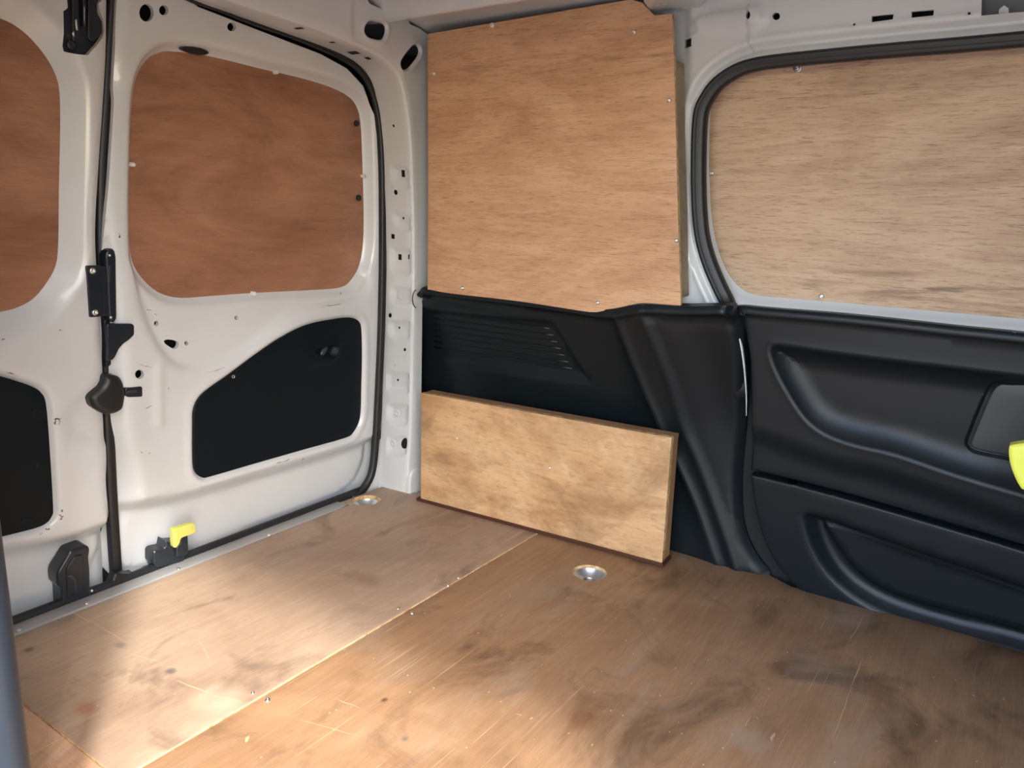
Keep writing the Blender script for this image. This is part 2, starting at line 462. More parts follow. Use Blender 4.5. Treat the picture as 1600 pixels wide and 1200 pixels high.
FL_A = floor_mat('floor_rear_board', (srgb(142, 118, 99), srgb(168, 142, 119), srgb(189, 164, 140)), 1.0, spots=[spot(rear, *a) for a in (
    ((266, 1049), (.022, .030), GREY, .8), ((188, 1008), (.02, .03), GREY, .5), ((136, 1106), (.03, .045), RED, .6), ((45, 1015), (.02, .02), BRN, .6),
    ((340, 1090), (.09, .09), srgb(200, 176, 150), .5), ((570, 905), (.05, .10), srgb(132, 104, 84), .6))])
FL_B = floor_mat('floor_main_board', (srgb(122, 92, 66), srgb(154, 119, 87), srgb(179, 144, 109)), 2.0, spots=[spot(main, *a) for a in (
    ((640, 1205), (.10, .075), ORG, .8), ((1108, 1120), (.022, .026), BRN, .8), ((985, 1070), (.02, .03), BRN, .6), ((720, 1008), (.018, .016), GREY, .8), ((688, 966), (.016, .012), BRN, .8),
    ((950, 985), (.08, .06), srgb(112, 74, 46), .6), ((860, 1090), (.06, .16), srgb(112, 78, 52), .6), ((1395, 1095), (.05, .06), srgb(146, 140, 128), .6), ((1160, 1010), (.06, .07), srgb(160, 142, 120), .5),
    ((1480, 1050), (.02, .02), BRN, .6), ((1010, 930), (.05, .04), srgb(150, 132, 112), .4), ((1330, 1130), (.09, .08), srgb(100, 74, 54), .6))])
FL_C = floor_mat('floor_left_board', (srgb(190, 150, 120), srgb(208, 168, 136), srgb(218, 182, 150)), 5.5, 1)  # light wood, made paler still in place of sunlight missing here
PLINTH = plain('dark_brown_strip', srgb(72, 40, 24), .5)
GROUND = plastic_mat('tarmac', (.22, .21, .20), .9, 90, .3)

# ------------------------------------------------------------------ surfaces of the van
A = yplane(1.500, .06)            # inner skin of the two rear doors
KF = yplane(1.392, .06)           # front face of the rear frame
Q = xplane(1.593, .06)            # body side: pillar and roof rail
PS = xplane(1.5214, .03)          # quarter plywood
TS = xplane(1.630, .23)          # black side trim
SD = xplane(1.615, .06)           # sliding door steel
DT = xplane(1.630, .11)           # sliding door trim

def screws(parent, plane, pxs, w0, r=.0042, mat=ZINC, name='screw'):
    me = None
    for p in pxs:
        uv = plane.pt(p, w0); m = plane.mat(uv, w0)
        if me is None:
            o = lathe(name, [(r, 0), (r*.95, r*.35), (r*.6, r*.62), (r*.32, r*.66), (r*.3, r*.2), (0, r*.15)], mat, m, parent, 12); me = o.data
        else:
            o = place(bpy.data.objects.new(name, me), m, parent)

# ================================================================== SHELL
# outer skin of the van body
fl = empty('floor', T(1.0, .5, -.03), 'worn plywood van floor of three boards', None, None, 'structure')
fl_base = box('floor_pan', (.20, -1.6, -.075), (1.72, 1.52, -.040), BARE, fl)
wl = box('wall_left', (.18, .835, -.06), (.262, 1.618, 1.33), PAINT, None, .004); tag(wl, 'white inner side of the van beside the open side door', kind='structure')
wlh = box('header', (.18, -1.6, 1.16), (.262, .835, 1.30), PAINT, wl, .004)
wlf = box('cab_side_added', (.18, -1.6, -.06), (.262, -.50, 1.30), PAINT, wl, .004)  # added out of view, shuts the cab side against the sun
wr_out = box('wall_right', (1.700, -1.6, -.08), (1.72, 1.618, 1.33), BARE, None); tag(wr_out, 'white steel body side of the van', kind='structure')  # inner face coloured dark grey for shade behind the body holes
wrear = box('wall_rear', (.18, 1.600, -.08), (1.72, 1.618, 1.33), BARE, None); tag(wrear, 'white steel rear frame around the two back doors', kind='structure')  # dark grey inside too, standing for shade in the frame cavities
wf = box('wall_front_added', (.18, -.76, -.06), (1.72, -.72, 1.30), TRIM, None); tag(wf, 'dark bulkhead added out of view to keep front light out', kind='structure')  # unseen wall added to block sun and sky from the front
gr = box('ground', (-14, -14, -.66), (14, 14, -.60), GROUND, None); tag(gr, kind='structure')

# ceiling: pressed roof with side rail, one profile drawn along the van
prof = smooth([(1.66, 1.185), (1.56, 1.200), (1.50, 1.2085), (1.475, 1.2125), (1.440, 1.215), (1.408, 1.2145), (1.394, 1.199), (1.378, 1.200),
               (1.362, 1.224), (1.30, 1.243), (1.10, 1.262), (.80, 1.268), (.45, 1.255), (.27, 1.23), (.20, 1.21)], 4, False)
ys = np.linspace(-1.6, 1.50, 30)
V = [(x, y, z) for y in ys for x, z in prof] + [(x, y, 1.34) for y in (ys[0], ys[-1]) for x in (.18, 1.72)]
k = len(prof)
Fc = [(i*k+j, i*k+j+1, (i+1)*k+j+1, (i+1)*k+j) for i in range(len(ys)-1) for j in range(k-1)]
b0 = len(ys)*k
Fc.append((b0, b0+1, b0+3, b0+2))
ce = mesh_obj('ceiling', V, Fc, PAINT, T(.95, .4, 1.21)); tag(ce, 'white pressed steel van roof lining with side rail', kind='structure')
# outer roof slab keeps daylight out of the cavities
box('roof_skin', (.16, -1.6, 1.325), (1.74, 1.62, 1.345), PAINT, ce)

# ------------------------------------------------------------------ floor boards
ring_c = [(1.416, 1.441), (1.417, .745)]; RR = .039
hole1, hole2 = circ(ring_c[0], RR, 28), circ(ring_c[1], RR, 28)
def jag(P, amp):
    P = refine(P, .03); return P + np.array([[random.uniform(-amp, amp), random.uniform(-amp, amp)] for _ in P])
def board(name, poly, mat, w0, holes=(), lab=None):
    o = psheet(name, FLR, poly, [mat, EDGE], fl, w0, thick=.012, holes=holes, step=.06, rim=.0012, org=(poly[:, 0].mean(), poly[:, 1].mean()))
    if lab: o['label'] = lab
    return o
b1 = board('floor_board', rear, FL_A, 0.0, [hole1], 'rear floor board with greyer worn face')
b2 = board('floor_board', jag(main, .0007), FL_B, -.0025, [hole2], 'large reddish floor board with scuffs')
b3 = board('floor_board', left, FL_C, -.0025, (), 'pale floor board at the left edge')
screws(b2, FLR, [(418, 1094), (644, 958), (700, 915)], -.0025, .005)
screws(b1, FLR, [(395, 1083), (622, 951), (716, 903)], 0.0, .0035)
# gouges cut into the boards (thin slivers of bare wood)
def gouges(parent, segs, w0, mat):
    V, Fc = [], []
    for p, q, wd in segs:
        a, b = FLR.pt(p, w0), FLR.pt(q, w0); t = (b-a)/np.linalg.norm(b-a); n = np.array([-t[1], t[0]])
        L = np.linalg.norm(b-a); K = max(3, int(L/.02)); base = len(V)
        for i in range(K+1):
            s = i/K; c = a+(b-a)*s + n*random.uniform(-.0012, .0012)
            ww = wd*(.25+.75*math.sin(math.pi*min(max(s, .04), .96)))*random.uniform(.6, 1.2)
            V.append((*(c+n*ww), w0+.0002)); V.append((*(c-n*ww), w0+.0002))
            if i: o = base+2*(i-1); Fc.append((o, o+1, o+3, o+2))
    o = mesh_obj('scratches', np.array(V), Fc, mat, FLR.mat((1, .5), w0), parent); o['kind'] = 'stuff'
BAREWOOD = plain('bare_wood', srgb(222, 186, 140), .8)
FAINT = plain('rubbed_wood', srgb(190, 156, 120), .8)
gouges(b1, [((205, 1022), (250, 1035), .0006), ((276, 1063), (330, 1085), .0008), ((330, 1085), (378, 1097), .0007), ((108, 955), (150, 975), .0006),
            ((150, 975), (195, 1003), .0006), ((310, 1000), (330, 1037), .0004)], 0.0, BAREWOOD)
gouges(b2, [((527, 1093), (563, 1107), .0010), ((465, 1124), (560, 1150), .0008), ((388, 1150), (384, 1160), .0030), ((1349, 965), (1322, 1010), .0009), ((1349, 1027), (1330, 1075), .0009), ((1330, 1075), (1300, 1160), .0008),
            ((1296, 956), (1280, 985), .0006), ((1210, 1145), (1205, 1158), .0022), ((1172, 1121), (1164, 1136), .0008), ((805, 1116), (816, 1118), .0012),
            ((1520, 1085), (1523, 1088), .0022), ((1566, 1092), (1570, 1094), .0022)], -.0025, FAINT)

# ------------------------------------------------------------------ threshold strip
th_m = T(.85, 1.47, 0)
ths = empty('threshold_strip', th_m, 'grey aluminium threshold strip screwed along the rear edge of the floor', 'trim strip')
sp = np.array([(.262, 1.4545), (1.3615, 1.4545), (1.3625, 1.470), (1.3565, 1.4925), (.262, 1.4925)])
psheet('strip', FLR, sp, ALU, ths, .0035, thick=.03, step=.05, rim=.002)
screws(ths, FLR, [(135, 943), (279, 889), (420, 836), (30, 985)], .0035, .0042)

# ------------------------------------------------------------------ lashing rings
for i, (c, lab) in enumerate(zip(ring_c, ('recessed metal lashing ring in the far corner of the floor beside the threshold strip',
                                           'recessed metal lashing ring in the floor in front of the plywood box'))):
    m = T(c[0], c[1], -.03)
    e = empty('lashing_ring', m, lab, 'lashing ring', 'recessed floor lashing rings')
    lathe('cup', [(RR-.0005, .020), (RR-.002, .017), (RR-.006, .012), (RR-.012, .004), (RR-.020, .000), (0, -.002)], CUP, m, e, 32)
    tr = [(m @ Vector((.021*math.cos(a), .021*math.sin(a), .004))) for a in np.linspace(0, 2*math.pi, 28, endpoint=False)]
    sweep('ring', np.array([list(p) for p in tr]), [(.0038*math.cos(a), .0038*math.sin(a)) for a in np.linspace(0, 2*math.pi, 8, endpoint=False)],
          (0, 0, 1), ZINC, m, e, closed=True)
    box('bracket', (c[0]-.008, c[1]+.014, -.031), (c[0]+.008, c[1]+.030, -.020), CUP, e, .002)
    lathe('bolt', [(.0075, 0), (.0075, .004), (.005, .006), (0, .006)], ZINC, T(c[0], c[1], -.031), e, 6)

# ================================================================== REAR DOORS
def pocket(uv, poly, w): return -(1-ss(0, w, sd(uv, poly)))
# ---- right leaf
leaf1 = smooth([(192, -70), (188, 0), (180, 150), (171, 300), (166, 400), (166, 500), (168, 600), (172, 700), (177, 800), (181, 900), (184, 975)], 3, False)
rt1 = [(592, 830), (598, 740), (600, 600), (598, 400), (594, 260), (585, 180), (567, 134), (542, 107), (500, 84), (450, 65), (380, 38), (310, 11), (262, -24), (240, -78)]
leaf1 = A.pts(list(leaf1) + rt1)
win1 = A.pts(smooth([(268, 80), (330, 88), (400, 105), (430, 112), (480, 124), (520, 137), (545, 150), (558, 165), (565, 190), (568, 250), (570, 330), (569, 380), (563, 415),
    (550, 438), (535, 449), (500, 453), (400, 458), (330, 463), (285, 466), (255, 460), (235, 447), (218, 428), (208, 408), (204, 380), (203, 330), (204, 250), (206, 180), (210, 140), (218, 112), (232, 92), (248, 83)], 3), -.026)
rec1 = A.pts(smooth([(203, 395), (207, 420), (214, 462), (225, 500), (243, 540), (265, 568), (285, 579), (310, 580), (350, 566), (400, 541), (430, 515), (460, 494), (500, 482), (545, 474), (572, 462), (582, 440), (560, 420), (400, 430), (240, 420)], 3))
card1 = A.pts(smooth([(303, 660), (304, 640), (312, 622), (330, 606), (360, 585), (400, 555), (440, 528), (480, 508), (520, 499), (548, 496), (562, 501), (567, 514), (568, 560), (567, 600), (566, 640), (563, 660), (553, 678), (540, 686), (480, 703), (400, 726), (335, 745), (318, 748), (306, 738), (303, 715)], 3))
ridge1 = [(207, -70), (205, 35), (198, 80), (196, 140), (186, 165), (182, 230), (180, 300), (188, 400), (195, 450), (200, 500), (205, 560), (207, 640), (212, 690), (222, 730), (226, 762), (222, 795), (212, 830), (205, 860), (208, 885), (220, 900), (250, 960)]
ridge1uv = A.pts(smooth(ridge1, 3, False)); mainL = np.vstack([ridge1uv, [(1.6, -.2), (1.6, 1.5)]])
crest1 = A.pts(smooth([(150, 800), (226, 776), (275, 768), (325, 757), (400, 736), (480, 713), (560, 688), (640, 655)], 3, False))
upB = np.vstack([crest1, [(2, 1.5), (-.5, 1.5)]])
rib1 = fillet(A.pts([(240, 570), (256, 568), (257, 668), (242, 668)]), .01)
low1 = np.vstack([A.pts(smooth([(196, 700), (196, 860), (206, 888), (240, 893), (290, 877), (330, 863), (450, 813), (520, 786), (560, 762), (577, 735), (584, 690), (588, 600)], 3, False)), [(1.6, 1.5), (.5, 1.5)]])
def d_leaf1(uv):
    l = np.maximum(0, sd(uv, mainL)); wv = -.75*np.sqrt(l*l+.006**2) + .75*.006
    wv = np.maximum(wv, -.045)
    wv += -.038*ss(0, .045, sd(uv, upB))
    wv += -.010*ss(0, .010, sd(uv, low1))*ss(.40, .25, uv[:, 1])
    wv += -.013*(1-ss(-.016, .004, sd(uv, rec1)))
    c = sd(uv, card1)
    wv += .004*np.exp(-((c-.012)/.005)**2) - .008*(1-ss(.0005, .004, c)) - .03*(1-ss(-.03, -.012, c))
    r = sd(uv, rib1); wv += .0035*(1-ss(-.006, .001, r))
    q = 1-ss(.0, .026, sd(uv, win1)); q = q*q*(1.6-.6*q)
    return wv*(1-q) - .030*q
def hole(plane, p, rx, ry=None, off=0, n=14):
    ry = rx if ry is None else ry
    return plane.pts(circ(p, rx, n, ry), off)
h1 = [hole(A, (229, 20), 11.5, 14), hole(A, (256, 16), 7.5, 8), hole(A, (362, 42), 7, 7), hole(A, (250, 507), 3.6, 4), hole(A, (375, 498), 3, 3.3),
      A.pts(smooth([(262, 534), (268, 532), (280, 534), (285, 538), (283, 545), (277, 547), (268, 542), (263, 538)], 2)), hole(A, (297, 538), 3.2, 3.5),
      hole(A, (218, 585), 7, 7.2)]
d1 = empty('door_1', Matrix.Translation(Vector(A.world(A.pt((380, 940)))[0])), 'white steel rear door leaf nearer the corner', kind='structure')
lp = [offset(win1, x) for x in (.006, .013, .020, .028)] + [offset(card1, x) for x in (-.002, .001, .004, .012, .020)] + [offset(rec1, x) for x in (0, -.008, -.016)]
lp += [(offset(low1, x), True) for x in (.001, .010)]
lp += [(ridge1uv, False), (crest1, False), rib1, offset(rib1, -.006), offset(h1[0], .01), offset(h1[7], .006)]
psheet('skin', A, leaf1, PAINT, d1, 0, holes=[win1]+h1, depth=d_leaf1, loops=lp, step=.013, thick=.010)
# dark oval slot above the glass: black piece stands in for the hole's shade
psheet('dark_hole', A, A.pts(smooth([(288, 75), (300, 72), (320, 75), (333, 82), (322, 86), (302, 82)], 3)), RUBBER, d1, -.012, thick=.006, rim=.002, step=.01)
for p in ((567, 193), (570, 310)):
    psheet('dark_hole', A, hole(A, p, 3.5, 5), RUBBER, d1, -.019, thick=.004, rim=.001, step=.01)  # black discs standing in for the shade in two small holes
o = box('outer_skin', (0.76, -.08, -.075), (1.54, 1.18, -.068), DARK, d1, basis=A.mat())  # coloured near-black in place of the unlit door cavity

# ---- left leaf
LX = .285
le2 = [(172, -70), (171, 60), (168, 130), (160, 250), (155, 330), (154, 380), (158, 450), (162, 520), (165, 580), (166, 620), (169, 660), (172, 740), (177, 790), (180, 835), (182, 880), (183, 905), (184, 940), (186, 1000)]
e2 = A.pts(smooth(le2, 3, False))
leaf2 = np.vstack([e2, [(LX, e2[-1][1]-.02), (LX, e2[0][1]+.02)]])
win2 = A.pts(smooth([(-30, 12), (0, 28), (20, 37), (45, 56), (70, 85), (87, 115), (94, 145), (95, 200), (93, 300), (92, 380), (88, 415), (75, 440), (55, 465), (30, 480), (0, 488), (-60, 498), (-140, 495), (-175, 470), (-185, 430), (-185, 60), (-160, 10), (-110, -8)], 3), -.026)
card2 = A.pts(smooth([(0, 587), (30, 596), (55, 605), (68, 615), (75, 632), (80, 690), (86, 790), (84, 808), (74, 820), (55, 828), (0, 842), (-100, 866), (-125, 850), (-130, 800), (-130, 620), (-120, 570), (-90, 562)], 3))
crest2 = A.pts(smooth([(-260, 900), (0, 850), (60, 841), (120, 827), (165, 812), (230, 795)], 3, False))
up2 = np.vstack([crest2, [(2, 1.5), (-.5, 1.5)]])
emb2 = A.pts(smooth([(104, 640), (165, 590), (190, 590), (190, 690), (112, 690), (106, 670)], 3))
low2 = np.vstack([A.pts(smooth([(-200, 1020), (-80, 985), (15, 956), (97, 934), (135, 914), (156, 885), (165, 850), (168, 760)], 3, False)), [(.9, 1.5), (.0, 1.5)]])
def d_leaf2(uv):
    wv = -.036*ss(0, .045, sd(uv, up2))
    wv += -.007*(1-ss(-.012, .002, sd(uv, emb2)))
    wv += -.010*ss(0, .010, sd(uv, low2))*ss(.35, .25, uv[:, 1])
    r = dist(uv, e2, False); wv += -.012*(1-ss(0, .014, r))
    c = sd(uv, card2); wv += -.008*(1-ss(.0005, .004, c)) - .004*ss(.012, .004, c)
    d = sd(uv, win2); q = np.clip(1-d/.042, 0, 1); q = np.where(d < .008, 1-.18*d/.008, q)
    return wv*(1-q) - .028*q
d2 = empty('door_2', Matrix.Translation(Vector(A.world(A.pt((60, 950)))[0])), 'white steel rear door leaf at the left edge', kind='structure')
hin2 = A.pts(smooth([(106, -60), (106, 12), (99, 17), (102, 72), (110, 82), (134, 86), (140, 83), (163, 55), (164, 36), (158, 22), (154, 6), (162, -6), (164, -60)], 2))
lp2 = [offset(win2, x) for x in (.008, .020, .032, .042, .047)] + [offset(card2, x) for x in (-.002, .001, .004, .012)] + [(offset(low2, x), True) for x in (.001, .010)] + [(crest2, False), emb2, offset(emb2, -.012)]
psheet('skin', A, leaf2, PAINT, d2, 0, holes=[win2, hin2], depth=d_leaf2, loops=lp2, step=.014, thick=.012)
o = box('outer_skin', (LX, -.08, -.075), (.756, 1.18, -.068), DARK, d2, basis=A.mat())  # near-black colour again paints the unlit inside of the door

def scuffs(parent, fn, segs):
    V, Fc = [], []
    for p, q, wd in segs:
        a, b = A.pt(p), A.pt(q); t = (b-a)/np.linalg.norm(b-a); n = np.array([-t[1], t[0]]); K = 5; base = len(V)
        for i in range(K+1):
            c = a+(b-a)*i/K + n*random.uniform(-.0015, .0015); ww = wd*random.uniform(.2, 1.1)*(.3 if i in (0, K) else 1)
            UV = np.array([c+n*ww, c-n*ww]); V += list(A.world(UV, fn(UV)+.0007))
            if i: o = base+2*(i-1); Fc.append((o, o+1, o+3, o+2))
    o = mesh_obj('scuff_marks', V, Fc, SCUFF, A.mat(A.pt(segs[0][0])), parent); o['kind'] = 'stuff'
SCUFF = plain('scuffed_primer', srgb(92, 74, 62), .7)
scuffs(d1, d_leaf1, [((430, 724), (452, 716), .0012), ((472, 719), (475, 717), .002), ((524, 708), (528, 704), .0016), ((235, 484), (243, 487), .0012), ((247, 491), (251, 494), .0012), ((218, 570), (236, 574), .0008),
    ((320, 582), (352, 575), .0008), ((262, 605), (264, 609), .001), ((225, 640), (238, 634), .0008), ((220, 706), (222, 708), .0014), ((232, 708), (234, 709), .0012), ((538, 462), (542, 458), .0014), ((503, 479), (535, 475), .0006), ((186, 364), (188, 372), .0016)])
scuffs(d2, d_leaf2, [((85, 655), (96, 654), .0016), ((86, 653), (87, 664), .0016), ((93, 655), (92, 664), .0014), ((97, 796), (95, 800), .0018), ((94, 812), (98, 806), .0022), ((93, 804), (97, 808), .0014), ((72, 828), (78, 826), .0016), ((62, 836), (66, 832), .001),
    ((91, 517), (98, 516), .001), ((2, 530), (8, 529), .0012), ((10, 582), (24, 585), .001)])
# ---- plywood blanks of the rear doors
def blank(label, poly, grow, w0, mat, plane=A, grp='plywood window blanks', step=.03):
    P = offset(poly, grow)
    c = ((P[:, 0].min()+P[:, 0].max())/2, P[:, 1].min())
    e = empty('plywood_panel', plane.mat(c, w0), label, 'plywood panel', grp)
    psheet('board', plane, P, [mat, EDGE], e, w0, thick=.006, step=step, org=c)
    return e
pl1 = blank('reddish plywood panel filling the window of the rear door beside the corner pillar', win1, .012, -.0305, PLY_DOOR)
pl2 = blank('reddish plywood panel filling the window of the rear door cut by the left frame edge', win2, .012, -.0285, PLY_DOOR)
def clips(parent, plane, pxs, w0, r=.0045):
    for p in pxs:
        uv = plane.pt(p, w0)
        lathe('clip', [(r, -.004), (r, .006), (r*.75, .0085), (r*.3, .009), (r*.3, .006), (0, .006)], WHITEP, plane.mat(uv, w0), parent, 10)
clips(pl1, A, [(430, 113), (395, 458), (567, 275), (206, 257)], -.025)

# ---- black covers of the rear doors
def cover(label, poly, parts):
    P = offset(poly, -.0012); c = ((P[:, 0].min()+P[:, 0].max())/2, P[:, 1].min())
    e = empty('door_cover', A.mat(c, -.004), label, 'door cover', 'black covers low on the rear doors')
    psheet('panel', A, P, CARD, e, -.0035, thick=.005, rim=.002, step=.025, org=c, **parts)
    return e
pull = A.pts(smooth([(482, 553), (500, 546), (525, 538), (532, 541), (530, 552), (523, 563), (505, 569), (488, 571), (481, 566)], 3))
cup_ = A.pts(smooth([(495, 547), (528, 540), (529, 550), (522, 560), (500, 557), (495, 553)], 3))
dc1 = cover('black cover panel with a pull handle low on the rear door beside the corner pillar', card1,
            dict(depth=lambda uv: .003*(1-ss(-.003, .002, sd(uv, pull)))-.018*(1-ss(-.004, .001, sd(uv, cup_))), loops=[offset(pull, x) for x in (-.003, .002)]+[offset(cup_, x) for x in (-.004, .001)]))
o = psheet('pull_handle', A, A.pts(smooth([(510, 548), (516, 543), (518, 546), (512, 556), (507, 556)], 3)), SATIN, dc1, -.012, thick=.004, rim=.002, step=.008)
for p in ((366, 589),):
    lathe('fixing_clip', [(.004, 0), (.0038, .001), (.0028, .001), (.0026, -.002), (0, -.002)], ZINC, A.mat(A.pt(p), -.0035), dc1, 14)
dc2 = cover('black cover panel low on the rear door cut by the left frame edge', card2, {})
for p in ((62, 647), (67, 731), (46, 818)):
    lathe('dimple', [(.011, 0), (.0105, .0006), (.008, .0009), (.004, .0004), (0, .0004)], CARD, A.mat(A.pt(p), -.0035), dc2, 18)

# ---- seals
sealprof = [(-.0105, -.006), (-.011, .002), (-.008, .008), (-.003, .010), (-.0005, .0065), (.002, .0085), (.006, .0085), (.0095, .005), (.0105, -.001), (.010, -.006)]
sp_px = [(250, -25), (300, -1), (340, 13), (400, 37), (450, 54), (500, 74), (540, 93), (562, 110), (577, 132), (587, 160), (594, 200), (597, 250), (598, 300), (598, 400), (596, 500), (592, 600), (587, 690), (582, 735), (573, 757), (562, 770), (549, 779)]
spw = 0.004
pth = A.world(A.pts(smooth(sp_px, 4, False), spw), spw)
sl = sweep('door_seal', pth, sealprof, A.w, RUBBER, Matrix.Translation(Vector(pth[-20])), scale=list(np.interp(np.linspace(0, 1, len(pth)), [0, .2, .35, .5, 1], [.55, .55, .8, 1.02, 1.02])))
tag(sl, 'black rubber seal curving around the rear door opening beside the holed white pillar', 'seal')
cs_px = [(182, -40), (180, 0), (174, 80), (170, 150), (163, 250), (161, 330), (161, 400), (164, 470), (167, 540), (169, 640), (173, 740), (178, 830), (184, 915), (188, 960)]
cw = -.028
pth = A.world(A.pts(smooth(cs_px, 4, False), cw), cw)
cs = sweep('centre_seal', pth, [(-.013, -.012), (-.013, .004), (-.009, .008), (.009, .008), (.013, .004), (.013, -.012)], A.w, RUBBER, Matrix.Translation(Vector(pth[-1])), scale=list(np.interp(np.linspace(0, 1, len(pth)), [0, .45, .6, 1], [1.15, 1.1, .8, .8])))
tag(cs, 'upright black rubber seal in the gap between the two rear doors', 'seal')
# black sill seal under the doors, behind the threshold strip
ss_m = T(.85, 1.50, -.01)
sil = sweep('sill_seal', [(x, 1.502, .004) for x in np.linspace(.27, 1.45, 30)], [(-.010, -.03), (-.010, .006), (-.004, .012), (.004, .010), (.009, .002), (.009, -.03)], (0, 0, 1), RUBBER, ss_m)
tag(sil, 'flat black rubber seal along the sill under the rear doors behind the threshold strip', 'seal')

# ---- latch and hinge ironmongery on the doors (w is the height above the door skin)
def iron(name, px, w0, mat=BLKSTEEL, parent=None, thick=.004, rim=.0015, fil=.003, sm=False, org=None):
    P = A.pts(px, w0); P = smooth(P, 3) if sm else fillet(P, fil)
    return psheet(name, A, P, mat, parent, w0, thick=thick, rim=rim, step=.02, org=org)
def root(name, p, w0, label, cat): return empty(name, A.mat(A.pt(p, w0), w0), label, cat)
r = root('hinge_housing', (132, 80), -.03, 'black latch housing let into the top of the left rear door', 'latch')
psheet('back_plate', A, offset(hin2, .004), BLKSTEEL, r, -.014, thick=.004, step=.02)
iron('rail', [(112, -50), (122, -50), (125, 62), (114, 64)], -.006, parent=r, thick=.006)
iron('rail', [(130, -50), (135, -50), (135, 42), (130, 42)], -.002, parent=r, thick=.008)
iron('latch_plate', [(138, -50), (154, -40), (152, 20), (160, 34), (160, 52), (147, 66), (138, 60)], -.006, parent=r, thick=.006)
lathe('bolt', [(.0085, 0), (.008, .004), (.005, .005), (0, .005)], BLKSTEEL, A.mat(A.pt((111, 70), -.01), -.012), r, 16)
for a, b in (((119, 30), (121, 48)), ((115, 49), (116, 58))):
    iron('glint', [(a[0]-1.4, a[1]), (a[0]+1.4, a[1]), (b[0]+1.4, b[1]), (b[0]-1.4, b[1])], -.004, ZINC, r, .003, .0008, .001)  # thin zinc slivers standing for highlights on the black housing
iron('glint', [(131.5, 9), (133, 9), (132.6, 38), (131.2, 38)], .0005, ZINC, r, .002, .0004, .0005)  # another bright sliver in place of a highlight along the rail
r = root('striker_plate', (147, 495), .001, 'black striker plate with two screws across the gap between the rear doors', 'striker')
iron('plate', [(135, 415), (159, 415), (164, 494), (140, 496)], .003, parent=r)
iron('guide_bar', [(165, 398), (169, 390), (175, 388), (180, 392), (182, 402), (183, 498), (179, 504), (172, 502), (170, 490), (168, 450)], .003, parent=r, thick=.03, rim=.004)
iron('bridge', [(157, 416), (170, 416), (172, 494), (162, 494)], .002, parent=r, thick=.006)
iron('slot_lip', [(170, 415), (173, 415), (172, 440), (170, 445)], .0045, SATIN, r, .002, .0006, .001)
for p in ((144, 423), (148, 488)):
    lathe('screw', [(.0062, 0), (.006, .0025), (.0045, .004), (.0026, .004), (.0024, .001), (0, .001)], ZINC, A.mat(A.pt(p, .003), .003), r, 14)
screws(r, A, [(171, 399), (173, 496)], .003, .0028)
r = root('catch_tab', (180, 565), -.02, 'dark angled catch tab on the rear door edge below the striker plate', 'catch')
iron('tab', [(168, 506), (207, 506), (210, 509), (210, 523), (202, 531), (193, 537), (186, 545), (181, 556), (177, 562), (168, 565)], .006, parent=r, thick=.006)
iron('upright', [(163, 500), (172, 498), (174, 570), (166, 575)], -.014, parent=r, thick=.012)
iron('spring', [(192, 546), (196, 544), (196, 552), (201, 566), (200, 570), (196, 568), (192, 556)], -.022, parent=r, thick=.01)
r = root('door_check', (170, 645), .0, 'black moulded door check with a short metal strap between the rear doors', 'door check')
iron('cover_block', [(142, 621), (163, 603), (167, 587), (188, 588), (195, 598), (199, 618), (195, 640), (186, 646), (168, 650), (146, 637)], .018, RUBBER, r, .040, .012, .008)
iron('strap', [(196, 607), (222, 604), (223, 607), (223, 620), (200, 621), (196, 618)], .004, parent=r, thick=.012, rim=.002)
iron('strap_slot', [(199, 611), (214, 609), (214, 613), (199, 615)], .0055, SATIN, r, .002, .0006, .001)
iron('bump_stop', [(193, 648), (198, 647), (199, 657), (194, 658)], -.022, RUBBER, r, .008, .002, .003)
r = root('bottom_latch', (118, 945), -.02, 'tall black latch block at the foot of the left rear door', 'latch')
iron('body', [(89, 902), (90, 894), (110, 861), (134, 852), (140, 855), (141, 862), (139, 870), (141, 895), (141, 930), (128, 950), (98, 958), (96, 919), (90, 915)], .008, parent=r, thick=.032, rim=.005, fil=.005)
iron('inner_plate', [(104, 890), (116, 870), (130, 866), (132, 925), (106, 935)], .011, parent=r, thick=.004)
iron('spring_wire', [(106, 900), (112, 898), (118, 905), (120, 925), (117, 925), (115, 907)], .013, SATIN, r, .003, .0008, .001)
iron('rod', [(139, 922), (147, 920), (150, 930), (146, 940), (139, 936)], .008, RUBBER, r, .012, .003, .003)
lathe('stud', [(.0035, 0), (.003, .003), (0, .004)], ZINC, A.mat(A.pt((143, 923), .008), .008), r, 10)
r = root('centre_striker', (190, 920), -.01, 'low black striker plate on the sill where the rear doors meet', 'striker')
iron('plate', [(148, 938), (158, 924), (172, 918), (181, 897), (206, 897), (211, 895), (211, 899), (222, 898), (234, 890), (300, 868), (300, 900), (150, 955)], .004, RUBBER, r, .02, .004, .003)
r = root('release_latch', (266, 884), .0, 'black sill latch with a yellow plastic release lever on the right rear door', 'latch')
iron('base', [(240, 864), (244, 860), (258, 857), (260, 845), (266, 848), (290, 846), (295, 862), (290, 870), (288, 878), (246, 888), (240, 880)], .012, parent=r, thick=.03, rim=.004)
iron('post', [(283, 838), (294, 836), (295, 866), (276, 872), (276, 856), (282, 850)], .018, parent=r, thick=.02, rim=.003)
o = iron('lever', [(270, 827), (281, 824), (301, 817), (306, 820), (307, 831), (303, 834), (283, 841), (281, 850), (275, 857), (271, 855)], .032, YEL, r, .010, .002, .004); o['label'] = 'yellow release lever'
o = iron('grip', [(272, 829), (279, 827), (279, 848), (274, 853), (272, 852)], .0335, YEL, r, .004, .0012, .002)

